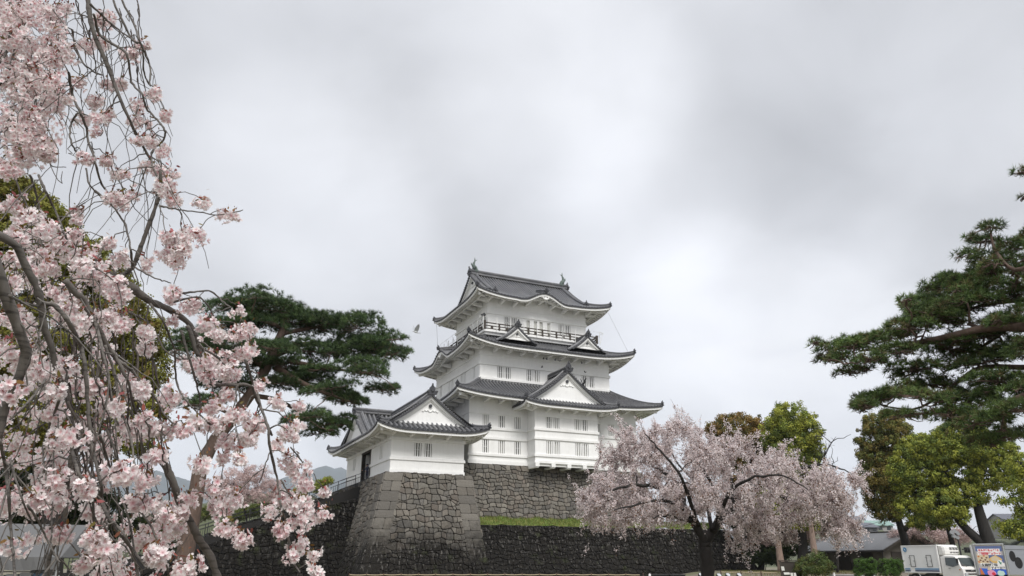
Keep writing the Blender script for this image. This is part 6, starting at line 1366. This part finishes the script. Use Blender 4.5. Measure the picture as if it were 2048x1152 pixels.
# ================================================================ small things
# rope fence in front of the walls
plain('post_brown', (.07, .04, .028), .8)
def rope_fence(px0, px1, D0, D1, z0, label):
    root = empty('rope_fence', (0, 0, 0), 0, label, 'fence'); n = int((px1 - px0) / 34); P = [at(px0 + (px1 - px0) * k / n, 1125, D0 + (D1 - D0) * k / n) for k in range(n + 1)]
    for p in P: p[2] = z0(p); m = MB(); m.tube([(p[0], p[1], p[2] - .1), (p[0], p[1], p[2] + .68)], .045, 7); m.tube([(p[0], p[1], p[2] + .68), (p[0], p[1], p[2] + .72)], [.05, .03], 7); m.build('post', 'post_brown', root)
    m = MB(); pts = []
    for a, b in zip(P[:-1], P[1:]):
        for t in np.linspace(0, 1, 6)[:-1]: q = a + (b - a) * t; pts.append((q[0], q[1], q[2] + .6 - .16 * t * (1 - t)))
    m.tube(pts, .035, 5); m.build('rope', 'rope', root)
rope_fence(700, 1285, 68, 68, lambda p: 0.05, 'low rope fence with dark posts below the terrace wall, left of the cherry trunk')
rope_fence(1440, 1560, 68, 66, lambda p: .28, 'low rope fence with dark posts right of the cherry trunk, before the lawn')
# dark cabinets, bollard lamp and spotlights near the cherry trunk
for px_, lab in ((1318, 'left dark cabinet standing near the foot of the cherry tree'), (1352, 'right dark cabinet standing near the foot of the cherry tree')):
    p = at(px_, 1125, 62); c_ = empty('cabinet', (p[0], p[1], 0), .05, lab, 'cabinet', 'dark cabinets by the cherry trunk'); m = MB(); m.box(-.56, .56, -.3, .3, 0, .72); m.build('body', 'black_paint', c_); m = MB(); m.box(-.6, .6, -.34, .34, .72, .76); m.build('lid', 'chassis', c_); m = MB(); m.box(-.02, .02, -.32, -.3, .3, .5); m.build('handle', 'steel', c_)
for px_, lab in ((1298, 'small pale post left of the dark cabinets'),):
    p = at(px_, 1125, 62); c_ = empty('bollard', (p[0], p[1], 0), 0, lab, 'bollard'); m = MB(); m.lathe([(.1, 0), (.1, .66), (.09, .76), (.03, .8)], sides=10); m.build('post', 'print_white', c_); m = MB(); m.lathe([(.106, .5), (.106, .56)], sides=10); m.build('band', 'print_grey', c_)
for px_, d, lab in ((1398, 60, 'spotlight on the ground left of the cherry trunk'), (1434, 58, 'spotlight with a bright lens right beside the cherry trunk'), (1452, 60, 'spotlight third from the cherry trunk on its right'), (1474, 60, 'rightmost spotlight in the row beside the cherry trunk')):
    p = at(px_, 1125, d); c_ = empty('spotlight', (p[0], p[1], .2), .4, lab, 'spotlight', 'garden spotlights around the cherry trunk')
    m = MB(); m.tube([(0, 0, -.2), (0, 0, .42)], .03, 6); m.box(-.16, .16, -.02, .02, .3, .34); m.build('stand', 'black_paint', c_)
    m = MB(); m.tube([(0, .12, .38), (0, -.02, .5), (0, -.12, .58)], [.1, .16, .19], 12); m.build('housing', 'black_paint', c_); m = MB(); m.tube([(0, -.12, .58), (0, -.13, .59)], .16, 12); m.build('lens', 'lamp_glass', c_)
plain('sign_plate', (.46, .46, .42), .6)
# signs on the lawn
p = at(1580, 1125, 66); sg = empty('notice_board', (p[0], p[1], .3), CROT * .3, 'dark brown notice board standing on the lawn left of the light green bush', 'notice board')
m = MB(); m.box(-.78, .78, -.03, .03, .1, 1.35); m.build('board', 'timber_dark', sg); m = MB(); m.box(-.85, -.76, -.06, .06, -.3, 1.42); m.box(.76, .85, -.06, .06, -.3, 1.42); m.box(-.9, .9, -.1, .1, 1.38, 1.46); m.build('post', 'timber_brown', sg)
for px_, py_, d, w, h, lab in ((1566, 1137, 62, .22, .28, 'small tilted white sign left of the dark notice board'), (1574, 1147, 60, .42, .14, 'low cream coloured sign plate in front of the dark notice board'), (1587, 1149, 60, .4, .22, 'pale blue two panel sign plate below the dark notice board')):
    p = at(px_, py_, d); s_ = empty('small_sign', (p[0], p[1], .2), .1, lab, 'sign'); m = MB(); z = p[2] - .2; m.hexa([(-w / 2, -.02, z - h / 2), (w / 2, -.02, z - h / 2), (-w / 2, .02, z - h / 2), (w / 2, .02, z - h / 2), (-w / 2, .05, z + h / 2), (w / 2, .05, z + h / 2), (-w / 2, .09, z + h / 2), (w / 2, .09, z + h / 2)]); m.build('plate', 'sign_plate', s_)
    m = MB(); m.tube([(0, .03, -.2), (0, .03, z)], .025, 5); m.build('leg', 'timber_dark', s_)
    if 'two panel' in lab: m = MB(); m.box(-.015, .015, -.03, -.0, z - h / 2, z + h / 2); m.build('divider', 'timber_dark', s_)
for px_, lab in ((1665, 'white marker post between the bush and the middle hedge block'), (1746, 'white marker post at the right side of the middle hedge block')):
    p = at(px_, 1125, 64); s_ = empty('marker_post', (p[0], p[1], .35), 0, lab, 'post', 'white marker posts before the building'); m = MB(); m.box(-.05, .05, -.05, .05, -.1, .5); m.build('shaft', 'print_white', s_); m = MB(); m.box(-.055, .055, -.055, .055, .5, .56); m.build('cap', 'print_grey', s_)
m = MB(); c0 = at(1700, 1125, 70); m.box(-2.6, 2.6, -.6, .6, -.1, .12); o = m.build('paved_step', 'print_grey', None, loc=(c0[0], c0[1], .55), rz=CROT + math.radians(70)); o['kind'] = 'structure'
# tent at the lower left
plain('tent_cloth', (.11, .11, .11), .7, scale=1.5, var=.1); plain('white_goods', (.40, .41, .42), .6, scale=4, var=.25); plain('blue_goods', (.10, .17, .26), .6, scale=4, var=.3)
p = at(52, 1125, 26); tt = empty('market_tent', (p[0], p[1], 0), .12, 'grey canvas market tent under the blossoms at the lower left corner', 'tent')
m = MB(); W2, D2 = 2.9, 2.2
v = [(-W2, -D2, 1.72), (W2 * .62, -D2, 1.72), (-W2, D2, 1.72), (W2 * .62, D2, 1.72), (-W2, 0, 2.66), (W2 * .5, 0, 2.6)]; m.add(v, [(0, 1, 5, 4), (3, 2, 4, 5), (1, 3, 5), (0, 4, 2)]); cv = m.build('canopy', 'tent_cloth', tt)
m = MB(); xs_ = np.linspace(-W2, W2 * .62, 30); vs = [(x, -D2 - .02 - .02 * math.sin(x * 9), 1.73) for x in xs_] + [(x, -D2 - .03 - .03 * math.sin(x * 9 + 1), 1.42 + .015 * math.sin(x * 5)) for x in xs_]; m.add(vs, [(i, i + 1, 31 + i, 30 + i) for i in range(29)]); m.build('valance', 'tent_cloth', cv)
for x in (-W2 + .05, W2 * .62 - .05):
    for y in (-D2 + .05, D2 - .05): m = MB(); m.tube([(x, y, 0), (x, y, 1.73)], .03, 6); m.build('leg', 'steel', tt)
rng = np.random.default_rng(31)
for k in range(14):
    m = MB(); x = -W2 + .2 + k * .32; h = rng.uniform(1.28, 1.36); m.box(x, x + .27, -D2 + .2, -D2 + .32, 1.0, h); m.box(x + .03, x + .24, -D2 + .18, -D2 + .2, 1.05, h - .08)
    o = m.build('hanging_goods', 'white_goods' if k % 4 else 'blue_goods', None, loc=(p[0], p[1], 0), rz=.12); tag(o, 'pale or blue packets hanging in a row under the grey tent canopy', 'goods', 'goods hanging under the tent')
m = MB(); m.tube([(-W2, -D2 + .26, 1.38), (W2 * .6, -D2 + .26, 1.38)], .015, 5); m.build('hanging_rail', 'steel', tt)
# person by the turret door
def person(loc, rz):
    root = empty('person', loc, rz, 'person in dark navy uniform and cap leaning by the turret doorway', 'person')
    def skin(name, nodes, edges, mat):
        me = bpy.data.meshes.new(name); me.from_pydata([n_[0] for n_ in nodes], edges, []); o = obj_from(name, me, mat, root)
        md = o.modifiers.new('skin', 'SKIN'); 
        for i, n_ in enumerate(nodes): sv = me.skin_vertices[0].data[i]; sv.radius = (n_[1], n_[1] * .85); sv.use_root = (i == 0)
        o.modifiers.new('sub', 'SUBSURF').levels = 1; return o
    nd = [((0, 0, .92), .15), ((0, 0, 1.12), .14), ((0, -.02, 1.36), .17), ((0, -.02, 1.5), .06), ((0, -.03, 1.62), .1), ((0, -.03, 1.72), .075),
          ((-.2, -.02, 1.40), .065), ((-.27, -.12, 1.16), .05), ((-.22, -.36, 1.08), .04), ((-.2, -.46, 1.08), .035), ((.2, -.02, 1.40), .065), ((.26, -.06, 1.14), .05), ((.24, -.22, .98), .04), ((.22, -.30, .96), .034),
          ((-.1, 0, .84), .1), ((-.11, -.03, .48), .07), ((-.11, .03, .09), .05), ((-.12, -.12, .04), .04), ((.1, 0, .84), .1), ((.12, .0, .48), .07), ((.12, .04, .09), .05), ((.13, -.1, .04), .04)]
    ed = [(0, 1), (1, 2), (2, 3), (3, 4), (4, 5), (2, 6), (6, 7), (7, 8), (8, 9), (2, 10), (10, 11), (11, 12), (12, 13), (0, 14), (14, 15), (15, 16), (16, 17), (0, 18), (18, 19), (19, 20), (20, 21)]
    skin('body', nd, ed, 'navy')
    # face and hands
    m = MB(); m.tube([(0, -.09, 1.53), (0, -.125, 1.60), (0, -.12, 1.66)], [.05, .07, .055], 8); m.tube([(0, -.17, 1.62), (0, -.21, 1.59)], [.02, .012], 5)
    for s in (-1, 1): m.tube([(s * .085, -.03, 1.57), (s * .1, -.03, 1.64)], [.02, .022], 5)
    m.build('face', 'skin', root)
    for s, hp_ in ((-1, (-.2, -.46, 1.08)), (1, (.22, -.30, .96))):
        m = MB(); m.tube([hp_, tuple(np.array(hp_) + (0, -.09, -.01))], [.036, .04], 7)
        for k in range(4): b = np.array(hp_) + ((k - 1.5) * .02, -.09, -.005); m.tube([b, b + (0, -.04, -.005), b + (0, -.055, -.03)], [.010, .009, .007], 5)
        b = np.array(hp_) + (-s * .035, -.03, 0); m.tube([b, b + (-s * .02, -.04, -.01)], [.011, .008], 5); m.build('hand', 'skin', root)
    m = MB(); m.lathe([(.11, 1.66), (.125, 1.70), (.115, 1.76), (.05, 1.79)], (0, -.03, 0), 12); m.box(-.08, .08, -.22, -.1, 1.675, 1.69); m.build('cap', 'navy', root)
plain('navy', (.018, .022, .05), .8); plain('skin', (.45, .28, .2), .6)
pw = cw(-21.0, -5.0); person((pw[0], pw[1], 10.0), CROT - math.radians(70))
# birds
plain('feather_black', (.015, .015, .018), .6); plain('feather_white', (.55, .57, .58), .7); plain('feather_mid', (.38, .40, .42), .7); plain('feather_grey', (.14, .15, .16), .7)
def bird(px_, py_, D, L_, pose, label, mat='feather_black', yaw=0, wingm=None, group=None, cat='bird'):
    p = at(px_, py_, D); root = empty('bird', p, yaw, label, cat, group)
    m = MB(); m.tube([(-.5 * L_, 0, .0), (-.36 * L_, 0, .02 * L_), (-.22 * L_, 0, .04 * L_), (0, 0, 0), (.3 * L_, 0, -.02 * L_), (.62 * L_, 0, 0)], [.012 * L_, .055 * L_, .06 * L_, .12 * L_, .07 * L_, .03 * L_], 8)
    m.add([(.3 * L_, -.03 * L_, 0), (.3 * L_, .03 * L_, 0), (.72 * L_, .09 * L_, 0), (.72 * L_, -.09 * L_, 0)], [(0, 1, 2, 3)]); m.build('body', mat, root)
    for s in (-1, 1):
        m = MB(); a = pose if s > 0 else pose * (.92 if pose else 0)
        ch = [(-.2, .26), (-.26, .30), (-.18, .26), (-.02, .12)]; rs = [.05, .35, .7, .98]
        v = []
        for r, (f, b) in zip(rs, ch):
            y = s * r * L_ * math.cos(a); z = r * L_ * math.sin(a) * (1 if r < .8 else .97)
            v += [(f * L_, y, z + .02 * L_), (b * L_, y, z - .01 * L_)]
        m.add(v, [(2 * i, 2 * i + 1, 2 * i + 3, 2 * i + 2) for i in range(3)]); v2_ = [(x + .0, y, z + .012) for x, y, z in v]; m.add(v2_, [(2 * i, 2 * i + 1, 2 * i + 3, 2 * i + 2) for i in range(3)]); m.build('wing', wingm or mat, root)
bird(831, 664, 55, .66, 1.05, 'pale bird flying with raised wings between the pine and the keep', 'feather_white', .75, 'feather_mid')
bird(1166, 770, 80, .85, 1.2, 'large black crow flapping beside the gable over the bay', 'feather_black', 1.1)
bd_pos = [(1087, 718, 'first'), (1093, 719, 'second'), (1110, 721, 'third'), (1119, 722, 'fourth'), (1142, 725, 'fifth'), (1164, 727, 'rightmost')]
for i, (x, y, w_) in enumerate(bd_pos): bird(x, y, 84 - i * .0, .3, .5 + .3 * (i % 3), 'small dark bird, %s from left in the upper row against the white wall' % w_ if w_ != 'rightmost' else 'small dark bird, rightmost in the upper row against the white wall', yaw=.4 * i, group='small dark birds fluttering before the keep wall')
for x, y, lab in ((1084, 735, 'lower small dark bird left of the gable peak'), (1123, 739, 'small dark bird just left of the gable peak over the bay'), (1142, 741, 'small dark bird just right of the gable peak over the bay'), (1171, 745, 'small dark bird above the right window pair of the keep')): bird(x, y, 82, .28, .6, lab, yaw=x, group='small dark birds fluttering before the keep wall')

# ================================================================ air
hz = bpy.data.materials.new('haze_air'); hz.use_nodes = True; hn = hz.node_tree; hn.nodes.clear()
ho = hn.nodes.new('ShaderNodeOutputMaterial'); hv = hn.nodes.new('ShaderNodeVolumePrincipled'); hn.links.new(hv.outputs[0], ho.inputs['Volume'])
hv.inputs['Color'].default_value = (.84, .90, 1.0, 1); hv.inputs['Density'].default_value = 1.0e-4; hv.inputs['Anisotropy'].default_value = .2
m = MB(); m.box(-7300, 7300, -300, 7500, -6, 800); tag(m.build('haze', hz), kind='stuff', label='thin pale haze fading the far mountains', cat='haze')
